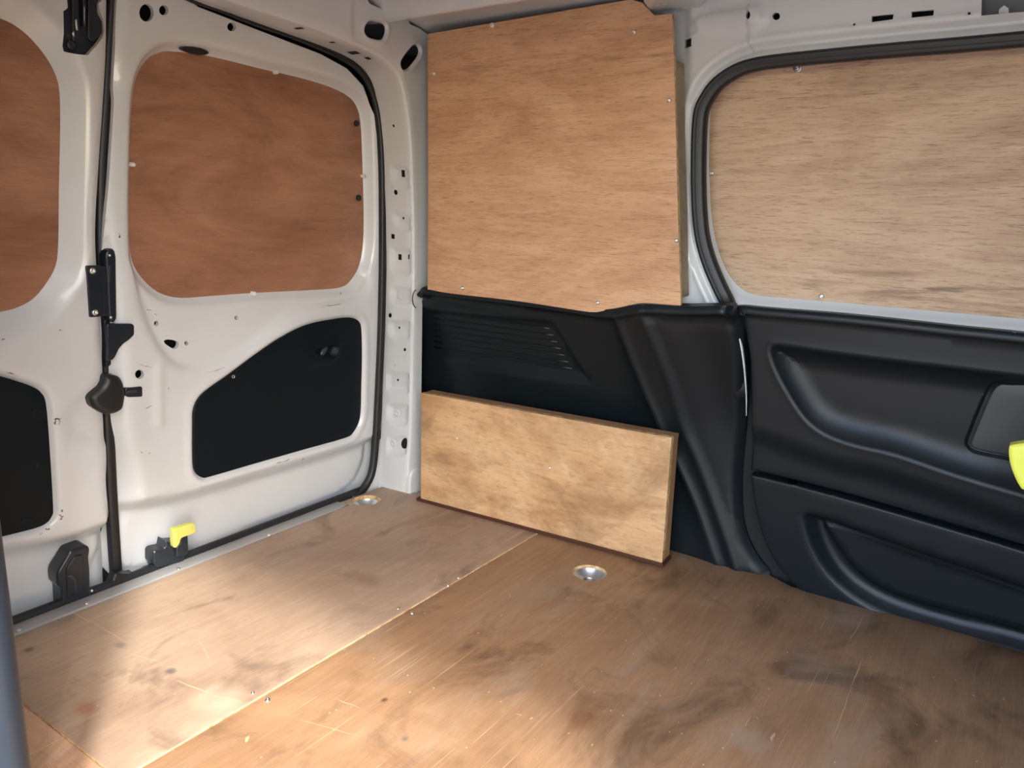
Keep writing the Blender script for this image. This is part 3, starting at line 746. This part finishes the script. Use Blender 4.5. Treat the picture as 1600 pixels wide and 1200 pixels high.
# ================================================================== REAR FRAME
def curve3(px, plane, n=6): return plane.world(plane.pts(smooth(px, n, False)))
S_px = [(590, 772), (592, 740), (596, 660), (599, 560), (599, 460), (598, 360), (596, 280), (592, 215), (585, 160), (574, 124), (558, 103), (537, 89), (500, 73), (450, 55), (400, 37), (350, 19), (300, 1), (240, -27)]
K_px = [(637, 775), (637, 735), (641, 660), (643, 560), (645, 460), (645, 370), (643, 290), (640, 220), (634, 168), (624, 124), (606, 99), (584, 83), (553, 69), (505, 50), (455, 33), (405, 17), (355, 0), (295, -22)]
SA, KB = curve3(S_px, A), curve3(K_px, KF)
# common parameter
sN = np.concatenate([[0], np.cumsum(np.linalg.norm(np.diff((SA+KB)/2, axis=0), axis=1))])
TW = .11
def loft_w(uv, W):
    s = np.clip(uv[:, 0], 0, sN[-1]); t = (uv[:, 1]/TW)[:, None]
    a = np.stack([np.interp(s, sN, SA[:, i]) for i in range(3)], 1); b = np.stack([np.interp(s, sN, KB[:, i]) for i in range(3)], 1)
    s2 = np.clip(s+.01, 0, sN[-1]); s1 = np.clip(s-.01, 0, sN[-1])
    mid = (SA+KB)/2
    tt = np.stack([np.interp(s2, sN, mid[:, i])-np.interp(s1, sN, mid[:, i]) for i in range(3)], 1)
    n = np.cross(b-a, tt); n /= np.linalg.norm(n, axis=1)[:, None]
    return a + (b-a)*t - n*np.asarray(W)[:, None]
gs, gt = np.meshgrid(np.linspace(0, sN[-1], 900), np.linspace(0, TW, 56), indexing='ij')
GR = np.stack([gs.ravel(), gt.ravel()], 1); GP = project(loft_w(GR, np.zeros(len(GR))))
def to_loft(pxs): return np.array([GR[np.argmin(((GP-np.array(p))**2).sum(1))] for p in pxs])
nchk = loft_w(np.array([[.3, .05]]), [0.0])[0] - loft_w(np.array([[.3, .05]]), [1.0])[0]
lsign = 1.0 if nchk[0] > 0 else -1.0     # positive w must point into the van (-X)
def lc(p, r):
    c = to_loft([p])[0]; return circ(c, r, 12)
tabs = [(262, 288, 612), (334, 354, 616), (388, 424, 610), (450, 472, 612), (503, 526, 608), (583, 612, 605), (633, 660, 606), (684, 708, 606)]
tabpoly = []
for y0, y1, x0 in tabs:
    a = to_loft([(x0+4, y0), (x0, y0+6), (x0, y1-10), (x0+8, y1)])
    s0, s1 = a[:, 0].max(), a[:, 0].min()
    t0 = a[:, 1].min()
    tabpoly.append(fillet([(s0, TW*1.3), (s0, t0), (s1+.006, t0), (s1-.004, t0+.03), (s1-.004, TW*1.3)], .012))
def d_rev(uv):
    wv = np.zeros(len(uv))
    for P in tabpoly: wv += -.0095*(1-ss(-.004, .003, sd(uv, P)))*(1-ss(TW-.022, TW-.004, uv[:, 1]))
    wv += -.006*ss(TW-.010, TW, uv[:, 1])**2
    return wv*lsign
rh = []
for p, rr in (((615, 197), .0035), ((618, 301), .0065), ((626, 342), .0034), ((610, 493), .0062), ((620, 513), .0036), ((633, 546), .0046), ((617, 571), .0016), ((618, 595), .0036)):
    rh.append(lc(p, rr))
c = to_loft([(629.5, 694)])[0]; rh.append(circ(c, .0165, 18, .0145))
for p, hs, ht in (((626, 272), .0085, .006), ((614, 369), .006, .006), ((621, 402), .0075, .006), ((635, 402), .0065, .0024)):
    c = to_loft([p])[0]; rh.append(np.array([(c[0]-hs, c[1]-ht), (c[0]+hs, c[1]-ht), (c[0]+hs, c[1]+ht), (c[0]-hs, c[1]+ht)]))
rev_out = np.array([(0, 0), (sN[-1], 0), (sN[-1], TW), (0, TW)])
rev_m = T(1.53, 1.44, 0)
rl = [x for P in tabpoly for x in (offset(P, .003), offset(P, -.006))] + [(np.array([(0, TW-.010), (sN[-1], TW-.010)]), False), (np.array([(0, TW-.005), (sN[-1], TW-.005)]), False), (np.array([(0, .012), (sN[-1], .012)]), False)]
rv = sheet('pillar_reveal', rev_out, PAINT, loft_w, rev_m, wrear, holes=rh, depth=d_rev, loops=rl, step=.011, thick=.0)
for p in ((623, 462), (619, 646), (613, 693)):
    uv = to_loft([p]); q = loft_w(uv, [0.0])[0]; q2 = loft_w(uv, [lsign*1.0])[0]; nn = Vector(q2-q)
    m = nn.to_track_quat('Z', 'Y').to_matrix().to_4x4(); m.translation = Vector(q)-nn*.004
    lathe('rivet', [(.011, 0), (.0105, .0012), (.008, .002), (.003, .0022), (.0025, .0005), (0, .0005)], PAINT, m, wrear, 16)
for p, hs, ht in (((553, 82), .009, .004), ((575, 91), .006, .002), ((468, 44), .005, .003), ((519, 66), .005, .002)):
    c = to_loft([p])[0]
    sheet('slot', np.array([(c[0]-hs, c[1]-ht*4), (c[0]+hs, c[1]-ht*4), (c[0]+hs, c[1]+ht*4), (c[0]-hs, c[1]+ht*4)]), DARK, loft_w, rev_m, wrear, depth=lambda uv: np.full(len(uv), .0006*lsign), step=.01, thick=0)  # flat near-black patches painted for the shade of header slots
# near-black sheet behind the reveal stands in for shade in its holes
def cav(px0, px1, d0):
    pass
lin = np.array([(0, .012), (sN[-1], .012), (sN[-1], TW-.004), (0, TW-.004)])
sheet('reveal_shade', lin, DARK, loft_w, rev_m, wrear, depth=lambda uv: np.full(len(uv), -.016*lsign), step=.03, thick=0)
psheet('corner_gusset', A, A.pts([(600, 680), (602, 775), (556, 792), (566, 772), (578, 752), (588, 725), (594, 690)]), PAINT, wrear, -.001, thick=.004, step=.02)
# front face of the frame
kuv = KF.pts(smooth(K_px, 6, False))
fo = np.vstack([kuv, KF.pts([(295, -130), (560, -130), (566, -14), (578, 6), (600, 16), (622, 26), (624, 25), (638, 32), (641, 38), (655, 44), (669, 54), (690, 60), (690, 462), (660, 470), (657, 735), (690, 745), (680, 800)])])
ov1 = KF.pts(smooth([(572, 40), (580, 33), (598, 36), (604, 44), (602, 56), (596, 62), (578, 58), (570, 50)], 3))
ov2 = KF.pts(smooth([(655, 74), (655, 86), (642, 104), (634, 109), (628, 106), (627, 96), (640, 78), (648, 71)], 3))
seam = KF.pts([(550, -60), (549, 20), (546, 58), (540, 66), (520, 70)])
pil2 = KF.pts(smooth([(642, 60), (650, 130), (652, 300), (654, 470), (648, 620), (645, 740)], 3, False))
def d_ff(uv):
    k_ = dist(uv, kuv, False); wv = -.006*(1-ss(0, .010, k_))**2
    for o_ in (ov1, ov2): q = sd(uv, o_); wv += .0035*np.exp(-((q-.006)/.004)**2) - .006*(1-ss(0, .003, q))
    # seam of the header panel lapped over the gusset
    px = project(KF.world(uv)); wv += .0035*ss(551.5, 548.5, px[:, 0])*ss(72, 60, px[:, 1])
    return wv
frf = psheet('frame_face', KF, fo, PAINT, wrear, 0, holes=[ov1, ov2], depth=d_ff, step=.012, thick=0,
       loops=[offset(ov1, x) for x in (.003, .006, .010)] + [offset(ov2, x) for x in (.003, .006, .010)] + [(resample(KF.pts([(548.5, -80), (548.5, 66)]), .006, False), False), (resample(KF.pts([(551.5, -80), (551.5, 66)]), .006, False), False)])
# lower quarter: white wheel tub edge seen beside the box
psheet('tub_edge', KF, smooth(KF.pts([(640, 738), (648, 731), (660, 730), (672, 740), (672, 800), (640, 800), (637, 780), (637, 755)]), 3), PAINT, wrear, .008, thick=.02, rim=.006, step=.012)

# ================================================================== RIGHT SIDE
s2_px = [(1760, 46), (1600, 61), (1500, 70), (1400, 78), (1300, 87), (1220, 95), (1180, 101), (1150, 111), (1122, 130), (1104, 154), (1094, 182), (1091, 250), (1092, 320), (1097, 370), (1108, 410), (1124, 448), (1139, 480), (1149, 520), (1155, 560), (1158, 620), (1157, 700), (1156, 770), (1164, 830), (1184, 872), (1216, 908), (1250, 935)]
w2 = .004
s2uv = Q.pts(smooth(s2_px, 4, False))
# body side panel: pillar and cant rail
qo = np.vstack([s2uv[:66], Q.pts([(1140, 525), (990, 515), (990, -90), (1760, -90)])])
bul = Q.pts(smooth([(1087, 46), (1084, 36), (1092, 25), (1110, 19), (1140, 14), (1190, 8), (1190, 40), (1140, 48), (1102, 54), (1090, 52)], 3))
sq = Q.pts([(1065, 60), (1080, 59), (1080, 72.5), (1065, 74)])
qh = [sq, hole(Q, (1172, 25), 4, 6.5), hole(Q, (1214, 26), 6, 6), Q.pts([(1363, 26), (1397, 22.5), (1396, 31), (1363, 35.5)]), Q.pts([(1425, 19), (1460, 16), (1459, 25), (1425, 28.5)]),
      hole(Q, (1336, 39), 2.2), hole(Q, (1515, 22), 2.4), Q.pts([(1535, -60), (1700, -60), (1700, 14), (1586, 21), (1534, 26)])]
step_l = Q.pts([(1170, -90), (1170, 60), (1178, 90)])
tri = Q.pts(smooth([(1073, 480), (1076, 425), (1080, 400), (1092, 440), (1108, 480)], 3))
def d_q(uv):
    d = dist(uv, s2uv, False)
    wv = -.013*np.exp(-((d-.026)/.007)**2) + .005*np.exp(-((d-.040)/.006)**2)
    wv += .009*(1-ss(-.010, .004, sd(uv, bul)))
    px = project(Q.world(uv)); wv += .005*ss(1168.5, 1171.5, px[:, 0] - np.maximum(0, px[:, 1]-60)*.25)
    lft = ss(1082, 1062, px[:, 0])*ss(480, 300, px[:, 1]); wv += -.018*lft
    wv += -.006*(1-ss(-.008, .004, sd(uv, tri)))
    return wv
def openoff(P, d):
    t = np.gradient(P, axis=0); t /= np.linalg.norm(t, axis=1)[:, None]; return P + d*np.stack([t[:, 1], -t[:, 0]], 1)
sgn = 1 if inside(openoff(s2uv[20:60], .02), qo).mean() > .5 else -1
qg = [(openoff(s2uv[:66], sgn*x), False, .009) for x in (.013, .018, .022, .026, .030, .034, .040, .047)]
ql = [resample(Q.pts([(x, -80), (x, 60), (x+8, 92)]), .006, False) for x in (1168.5, 1171.5)]
psheet('side_panel', Q, qo, PAINT, wr_out, 0, holes=qh, depth=d_q, step=.010, thick=.008,
       loops=[(l, False) for l in ql] + qg + [offset(bul, x) for x in (.004, -.004, -.010)] + [offset(tri, .004), offset(tri, -.008)])
psheet('cavity_back', Q, Q.pts([(1525, -80), (1690, -80), (1690, 34), (1525, 40)]), BARE, wr_out, -.03, thick=.002, step=.1)
psheet('cavity_back', Q, Q.pts([(1030, -80), (1524, -80), (1524, 40), (1030, 100)]), DARK, wr_out, -.03, thick=.002, step=.1)  # near-black plate gives the rail holes their shade
psheet('jamb_shade', Q, Q.pts([(1060, 440), (1400, 560), (1400, 1100), (1060, 1000)]), DARK, wr_out, -.075, thick=.004, step=.1)  # near-black sheet paints the shaded gap beside the sliding door
# white tongue in the open slot of the rail
psheet('tongue', Q, Q.pts([(1560, 24), (1561, 14), (1569, 8), (1576, 13), (1576, 22)]), PAINT, wr_out, -.002, thick=.003, step=.02)
# ledge line below the slot
# ---- seal of the sliding door opening
w2v = np.interp(np.arange(len(s2uv)), [0, 62, 74], [w2, w2, -.035])
pth = np.array([Q.world(Q.pt(p, q_), q_)[0] for p, q_ in zip(smooth(s2_px, 4, False)[:77], w2v)])
sealprof2 = [(-.014, -.008), (-.0145, .004), (-.011, .011), (-.006, .0125), (-.003, .010), (-.0005, .012), (.002, .010), (.0045, .0085), (.009, .0085), (.0135, .003), (.0145, -.008)]
s2 = sweep('door_seal', pth, sealprof2, Q.w, RUBBER, Matrix.Translation(Vector(pth[-1])), scale=list(np.interp(np.linspace(0, 1, len(pth)), [0, .3, .5, .62, 1], [.82, .85, 1.0, 1.0, 1.0])))
tag(s2, 'black rubber seal around the sliding door opening on the right', 'seal')

# ---- sliding door
d3 = empty('door_3', T(1.63, .1, 0), 'white steel sliding side door on the right', kind='structure')
win3 = SD.pts(smooth([(1108, 200), (1110, 165), (1118, 140), (1135, 123), (1160, 113), (1200, 106), (1300, 94), (1500, 75), (1640, 62), (1740, 58), (1760, 80), (1760, 300), (1760, 490), (1740, 512), (1700, 509), (1600, 499), (1500, 490), (1400, 481), (1300, 472), (1230, 466), (1185, 462), (1163, 455), (1144, 438), (1128, 410), (1116, 370), (1110, 330), (1107, 260)], 3), -.02)
so = fillet(SD.pts([(1820, 0), (1085, 75), (1078, 200), (1078, 400), (1128, 488), (1300, 503), (1600, 535), (1820, 560)]), .02)
def d_sd(uv):
    d = sd(uv, win3); q = (1-ss(0, .020, d)); wv = -.022*q
    return wv + .004*np.exp(-((d-.030)/.006)**2)
psheet('skin', SD, so, PAINT, d3, 0, holes=[win3], depth=d_sd, step=.014, thick=.012, loops=[offset(win3, x) for x in (.005, .010, .016, .022, .030, .038)])
pth = SD.world(SD.pts(smooth([(1139, 478), (1148, 500), (1156, 530), (1161, 560), (1164, 590), (1166, 620), (1166, 650)], 4, False), .03), .03)
sweep('edge_flange', pth, [(-.0022, -.02), (-.0022, .004), (.0022, .004), (.0022, -.02)], SD.w, PAINT, d3 and Matrix.Translation(Vector(pth[0])), d3, scale=list(np.linspace(.75, .2, len(pth))))
pl3 = blank('pale brown plywood panel filling the window of the sliding door', win3, .012, -.024, PLY_SLIDE, SD)
screws(pl3, SD, [(1246, 106), (1112, 271), (1284, 463)], -.024, .0055)
lathe('washer', [(.0085, 0), (.0085, .0012), (.0055, .0016), (.005, .0005)], ZINC, SD.mat(SD.pt((1246, 106), -.024), -.024), pl3, 16)

# ---- sliding door trim (upper and lower mouldings)
top_px = [(1146, 479), (1160, 478), (1200, 482), (1300, 490), (1400, 500), (1500, 511), (1600, 521), (1800, 545)]
lft_px = [(1166, 520), (1172, 560), (1174, 620), (1174, 690), (1174, 740), (1180, 790), (1192, 835), (1210, 875), (1236, 908), (1262, 932)]
seam_px = [(1170, 738), (1250, 757), (1350, 784), (1500, 828), (1600, 858), (1800, 925)]
up_o = DT.pts(list(smooth(top_px, 4, False)) + [(1800, 924)] + list(smooth(seam_px[:-1], 3, False))[::-1] + [(1174, 690), (1174, 620), (1172, 560), (1164, 515), (1150, 488)])
lo_o = DT.pts([(1174, 741.5)] + list(smooth([(1250, 760), (1350, 787), (1500, 831), (1600, 861), (1800, 928)], 3, False)) + [(1800, 1110), (1600, 1034), (1400, 975), (1300, 946)] + list(smooth([(1266, 936), (1236, 908), (1210, 875), (1192, 835), (1180, 790)], 3, False)))
pk1 = DT.pts(smooth([(1203, 552), (1206, 542), (1216, 539), (1290, 550), (1380, 562), (1480, 574), (1560, 584), (1700, 602), (1830, 640), (1830, 840), (1700, 803), (1600, 774), (1500, 745), (1400, 711), (1340, 697), (1300, 684), (1272, 668), (1250, 645), (1225, 605), (1210, 575)], 3))
lid = DT.pts(smooth([(1511, 702), (1514, 690), (1530, 650), (1545, 617), (1556, 606), (1575, 604), (1700, 622), (1700, 760), (1600, 729), (1540, 716), (1520, 711)], 3))
pk2 = DT.pts(smooth([(1253, 812), (1256, 802), (1266, 800), (1300, 808), (1450, 861), (1600, 911), (1800, 985), (1800, 1100), (1600, 1027), (1500, 1002), (1400, 971), (1335, 938), (1292, 900), (1265, 855)], 3))
pk2i = DT.pts(smooth([(1284, 826), (1300, 822), (1450, 872), (1600, 924), (1790, 990), (1790, 1062), (1600, 996), (1450, 955), (1380, 930), (1335, 899), (1305, 862), (1290, 838)], 3))
topuv = DT.pts(smooth(top_px, 4, False))
led = DT.pts(smooth([(1160, 660), (1200, 672), (1300, 708), (1400, 732), (1600, 800), (1800, 870)], 3, False)); ledA = np.vstack([led, [(2, 2), (-2, 2)]])
def d_up(uv):
    t = dist(uv, topuv, False)
    wv = .006*(1-ss(.012, .022, t)) - .006*(1-ss(0, .010, t))
    d = sd(uv, pk1); wv += -.028*(1-np.clip(1+d/.050, 0, 1)**2)*(d < 0) + .0015*np.exp(-((d-.003)/.004)**2)
    l = sd(uv, lid); wv += -.009*(1-ss(.003, .0055, l))
    wv += -.014*(1-ss(-.05, 0, -sd(uv, ledA)))
    return wv
tr = empty('door_trim', DT.mat(DT.pt((1400, 960)), 0), 'black grained plastic trim with pockets on the lower half of the sliding door', 'trim panel')
psheet('upper_moulding', DT, up_o, TRIM, tr, 0, depth=d_up, step=.012, thick=.02, rim=.004,
       loops=[(offset(pk1, x), True, .007) for x in (.007, .001, -.004, -.010, -.018, -.027, -.038, -.050)] + [(offset(lid, x), True, .005) for x in (.001, .003, .0055, .009)] + [(led, False)] + [(topuv + np.array([0, -x]), False) for x in (.012, .017, .022)])
def d_lo(uv):
    a = sd(uv, pk2); b = sd(uv, pk2i)
    return -.030*(1-ss(-.030, .000, a)) + .012*(1-ss(-.010, .003, b))
psheet('lower_moulding', DT, lo_o, TRIM, tr, .003, depth=d_lo, step=.012, thick=.02, rim=.004,
       loops=[(offset(pk2, x), True, .007) for x in (.001, -.005, -.012, -.020, -.030)] + [(offset(pk2i, x), True, .007) for x in (.004, .0, -.005, -.011)])
psheet('pocket_lid', DT, offset(lid, -.0045), SATIN, tr, -.0255, thick=.006, rim=.002, step=.03)
lathe('fixing_screw', [(.0065, 0), (.006, .002), (.004, .003), (.003, .001), (0, .001)], RUBBER, DT.mat(DT.pt((1161, 489)), .004), tr, 14)

# ---- yellow lever at the right frame edge, standing off the door trim
yp = xplane(1.47, .0)
ye = empty('release_lever', yp.mat(yp.pt((1600, 735))), 'bright yellow plastic lever in front of the sliding door trim at the right edge', 'lever')
psheet('grip', yp, smooth(yp.pts([(1577, 698), (1584, 693), (1620, 690), (1650, 700), (1650, 770), (1604, 764), (1594, 758), (1584, 738), (1578, 718)]), 3), YELB, ye, .012, thick=.022, rim=.006, step=.012, back=True)
sweep('stem', [tuple(yp.world(yp.pt((1640, 730)), 0)[0]), tuple(yp.world(yp.pt((1668, 733)), -.05)[0]), tuple(yp.world(yp.pt((1690, 735)), -.12)[0])], [(.008*math.cos(a), .008*math.sin(a)) for a in np.linspace(0, 2*math.pi, 10, endpoint=False)], (0, 0, 1), YELB, yp.mat(yp.pt((1650, 735))), ye)

# ---- quarter plywood with its packer
P4 = PS.pts([(668, 53), (780, 34), (985, -1), (1003, 4), (1022, 24), (1050, 22), (1053, 95), (1056, 200), (1059, 330), (1064, 486), (1010, 483), (985, 485), (930, 492), (880, 486), (800, 475), (668, 459), (669, 300)])
q4 = empty('plywood_panel', PS.mat(((P4[:, 0].min()+P4[:, 0].max())/2, P4[:, 1].min()), 0), 'large square plywood panel above the black side trim, between corner pillar and sliding door', 'plywood panel', 'plywood window blanks')
psheet('board', PS, P4, [PLY_SIDE, EDGE], q4, 0, thick=.0075, step=.04, rim=.0006)
screws(q4, PS, [(678, 115), (991, 50), (1046, 157), (1057, 376), (723, 450), (934, 473)], 0, .0048)
pk = PS.pts([(1050, 95), (1056, 95), (1058, 200), (1062, 330), (1064.5, 465), (1040, 465)], -.008)
psheet('packer', PS, pk, PACK, q4, -.0085, thick=.040, step=.04)
clips(q4, PS, [(771, 40)], -.004, .0055)

# ---- black side trim over the wheel arch
def sag(v): return -.034*np.sin(np.pi*np.clip(np.asarray(v, float)/.57, 0, 1))
def tpts(ps):
    out = []
    for p in ps:
        q = TS.pt(p)
        for _ in range(4): q = TS.pt(p, float(sag(q[1])))
        out.append(q)
    return np.array(out)
t_top = [(652, 456), (656, 451), (668, 451), (700, 456), (800, 467), (880, 478), (930, 485), (960, 483), (985, 478), (1005, 476), (1060, 480), (1100, 480), (1132, 480), (1140, 486)]
t_r = [(1146, 520), (1152, 560), (1154, 620), (1153, 700), (1151, 770), (1156, 830), (1172, 872), (1196, 906)]
T_o = tpts(list(smooth(t_top, 4, False)) + list(smooth(t_r, 4, False)) + [(1206, 935), (1050, 950), (700, 860), (664, 800), (656, 728), (637, 725), (638, 600), (640, 510), (644, 480)])
ttop = TS.pts(smooth(t_top, 4, False)); trt = tpts(smooth([(1140, 486)] + t_r, 4, False))
r1 = tpts(smooth([(948, 440), (962, 500), (978, 545), (1002, 605), (1030, 670), (1056, 725), (1085, 790), (1110, 860), (1135, 930)], 4, False))
r2 = tpts(smooth([(985, 440), (1003, 500), (1022, 545), (1046, 605), (1066, 670), (1090, 725), (1118, 800), (1142, 870), (1160, 930)], 4, False))
lefA = np.vstack([r1, [(-2, -1), (-2, 2)]]); rigA = np.vstack([r2, [(3, -1), (3, 2)]])
spk = tpts(smooth([(630, 494), (690, 494), (760, 501), (835, 508), (853, 516), (872, 545), (890, 575), (910, 606), (880, 604), (800, 592), (700, 575), (630, 566)], 3))
def d_t(uv):
    tdist = dist(uv, ttop, False)
    L = sd(uv, lefA); R = sd(uv, rigA)
    l_ = np.maximum(0, -L); r_ = np.maximum(0, -R)
    wv = -.038*(1-np.exp(-l_/.028))*ss(0, .010, l_)*(.3+.7*ss(0, .22, uv[:, 1])) - .010*ss(0, .018, r_) - .018*ss(.01, .12, r_)
    mid = np.clip(np.minimum(np.maximum(L, 0), np.maximum(R, 0))/.018, 0, 1); wv += -.007*mid*mid*(3-2*mid)
    keep = ss(.012, .034, tdist)               # the rolled top edge runs straight across
    wv = wv*(.25+.75*keep) + .008*(1-ss(.016, .026, tdist)) - .010*(1-ss(0, .012, tdist))
    wv += -.013*(1-ss(-.018, .002, sd(uv, spk)))
    wv += -.016*(1-ss(0, .016, dist(uv, trt, False)))
    wv += sag(uv[:, 1])
    return wv
st_ = empty('side_trim', TS.mat(TS.pt((1000, 880)), 0), 'black grained plastic side trim with a louvred vent behind the plywood box', 'trim panel')
psheet('moulding', TS, T_o, TRIM, st_, 0, depth=d_t, step=.012, thick=.02,
       loops=[offset(spk, x) for x in (.002, -.008, -.018)] + [(q_ + np.array([x, 0]), False, .008) for q_, xs in ((r1, (-.03, -.018, -.009, 0, .008, .018)), (r2, (-.018, -.008, 0, .009, .018, .03))) for x in xs] + [(ttop + np.array([0, -x]), False) for x in (.005, .012, .017, .022, .027)])
for i in range(7):
    a, b = (661, 498+9.0*i), (842+6.0*i, 524+10.6*i)
    ps = list(tpts([(a[0]+(b[0]-a[0])*t, a[1]+(b[1]-a[1])*t) for t in np.linspace(0, 1, 14)]))
    dd = d_t(np.array(ps)); wp = TS.world(np.array(ps), dd)
    sweep('louvre_slat', wp, [(-.0030, -.003), (-.0026, .0022), (-.0006, .0036), (.0022, .0012), (.0030, -.003)], TS.w, TRIM, Matrix.Translation(Vector(wp[7])), st_)
# clip loop beside the trim's top corner
lp_ = [TS.world(TS.pt((651+6.5*math.cos(a)*-1, 467+14*math.sin(a))), .0)[0] for a in np.linspace(-1.4, 1.4, 12)]
sweep('clip_loop', np.array(lp_), [(.0014*math.cos(a), .0014*math.sin(a)) for a in np.linspace(0, 2*math.pi, 6, endpoint=False)], TS.w, RUBBER, Matrix.Translation(Vector(lp_[5])), st_)

# ---- plywood box over the wheel arch
Lb, Rb = np.array([1.504, 1.323, 0]), np.array([1.543, .627, 0])
BX = Plane(Lb, Rb-Lb, (0, 0, 1)); LB = np.linalg.norm(Rb-Lb); HB = .306; ZB = .007; DB = .050
bx = empty('wheel_arch_box', BX.mat((LB/2, 0), -DB/2), 'low plywood box on the floor against the black side trim', 'box')
bm_ = BX.mat()
rect = lambda a, b, c, d: np.array([(a, b), (c, b), (c, d), (a, d)], float)
psheet('front_board', BX, rect(0, ZB, LB, HB), [PLY_BOX, EDGE], bx, 0, thick=.014, step=.05, rim=.0008)
box('top_board', (.001, HB-.0100, -DB), (LB-.0005, HB-.0008, -.0142), PLY_BOXTOP, bx, .0006, basis=bm_)
box('end_board', (LB-.0105, ZB, -DB), (LB-.0012, HB-.0102, -.0142), PLY_BOXTOP, bx, .0006, basis=bm_)
box('end_board', (.0012, ZB, -DB), (.0105, HB-.0102, -.0142), PLY_BOXTOP, bx, .0006, basis=bm_)
box('plinth', (-.012, .0002, -DB), (LB+.004, .0085, .004), PLINTH, bx, .0008, basis=bm_)  # dark brown strip along the foot of the box
screws(bx, BX, [(859, 731), (714, 685)], 0, .0038)

# ---- roof cross member at the head of the centre pillar
RB = Plane((0, 0, 1.178), (1, 0, 0), (0, -1, 0))
rb_o = RB.pts([(1000, -60), (1006, 4), (1022, 24.5), (1052, 22), (1075, 18), (1092, 16), (1108, -10), (1130, -60)])
sl_ = RB.pts(smooth([(1034, 18), (1040, 14), (1056, 13), (1072, 15), (1074, 18), (1060, 21), (1040, 22)], 3))
rbh = [sl_, RB.pts([(1025, 8), (1034, 5.5), (1034, 7.5), (1026, 9.5)]), RB.pts([(1038, 6), (1045, 4), (1045, 6), (1039, 8)])]
psheet('cross_member', RB, rb_o, PAINT, ce, 0, holes=rbh, thick=.03, step=.012, rim=.002)

psheet('hole_shade', RB, RB.pts([(1012, -10), (1030, 21), (1080, 17), (1090, -10)]), DARK, ce, -.012, thick=.001, step=.05)  # near-black plate added above the holes to paint their shade
# ---- black rubber edge of the near side door opening, at the left frame edge
dv = ray(30, 1050); dv = dv[:2]/np.linalg.norm(dv[:2]); pos = dv*.872 + np.array([-dv[1], dv[0]])*.020
pst = sweep('edge_seal', [(pos[0], pos[1], z) for z in np.linspace(-.05, 1.18, 14)], [(.020*math.cos(a), .020*math.sin(a)) for a in np.linspace(0, 2*math.pi, 18, endpoint=False)], (0, -1, 0), POSTR, T(pos[0], pos[1], -.05))
tag(pst, 'upright black rubber edge with sky-blue tint of the open side door at the lower left frame edge', 'seal')
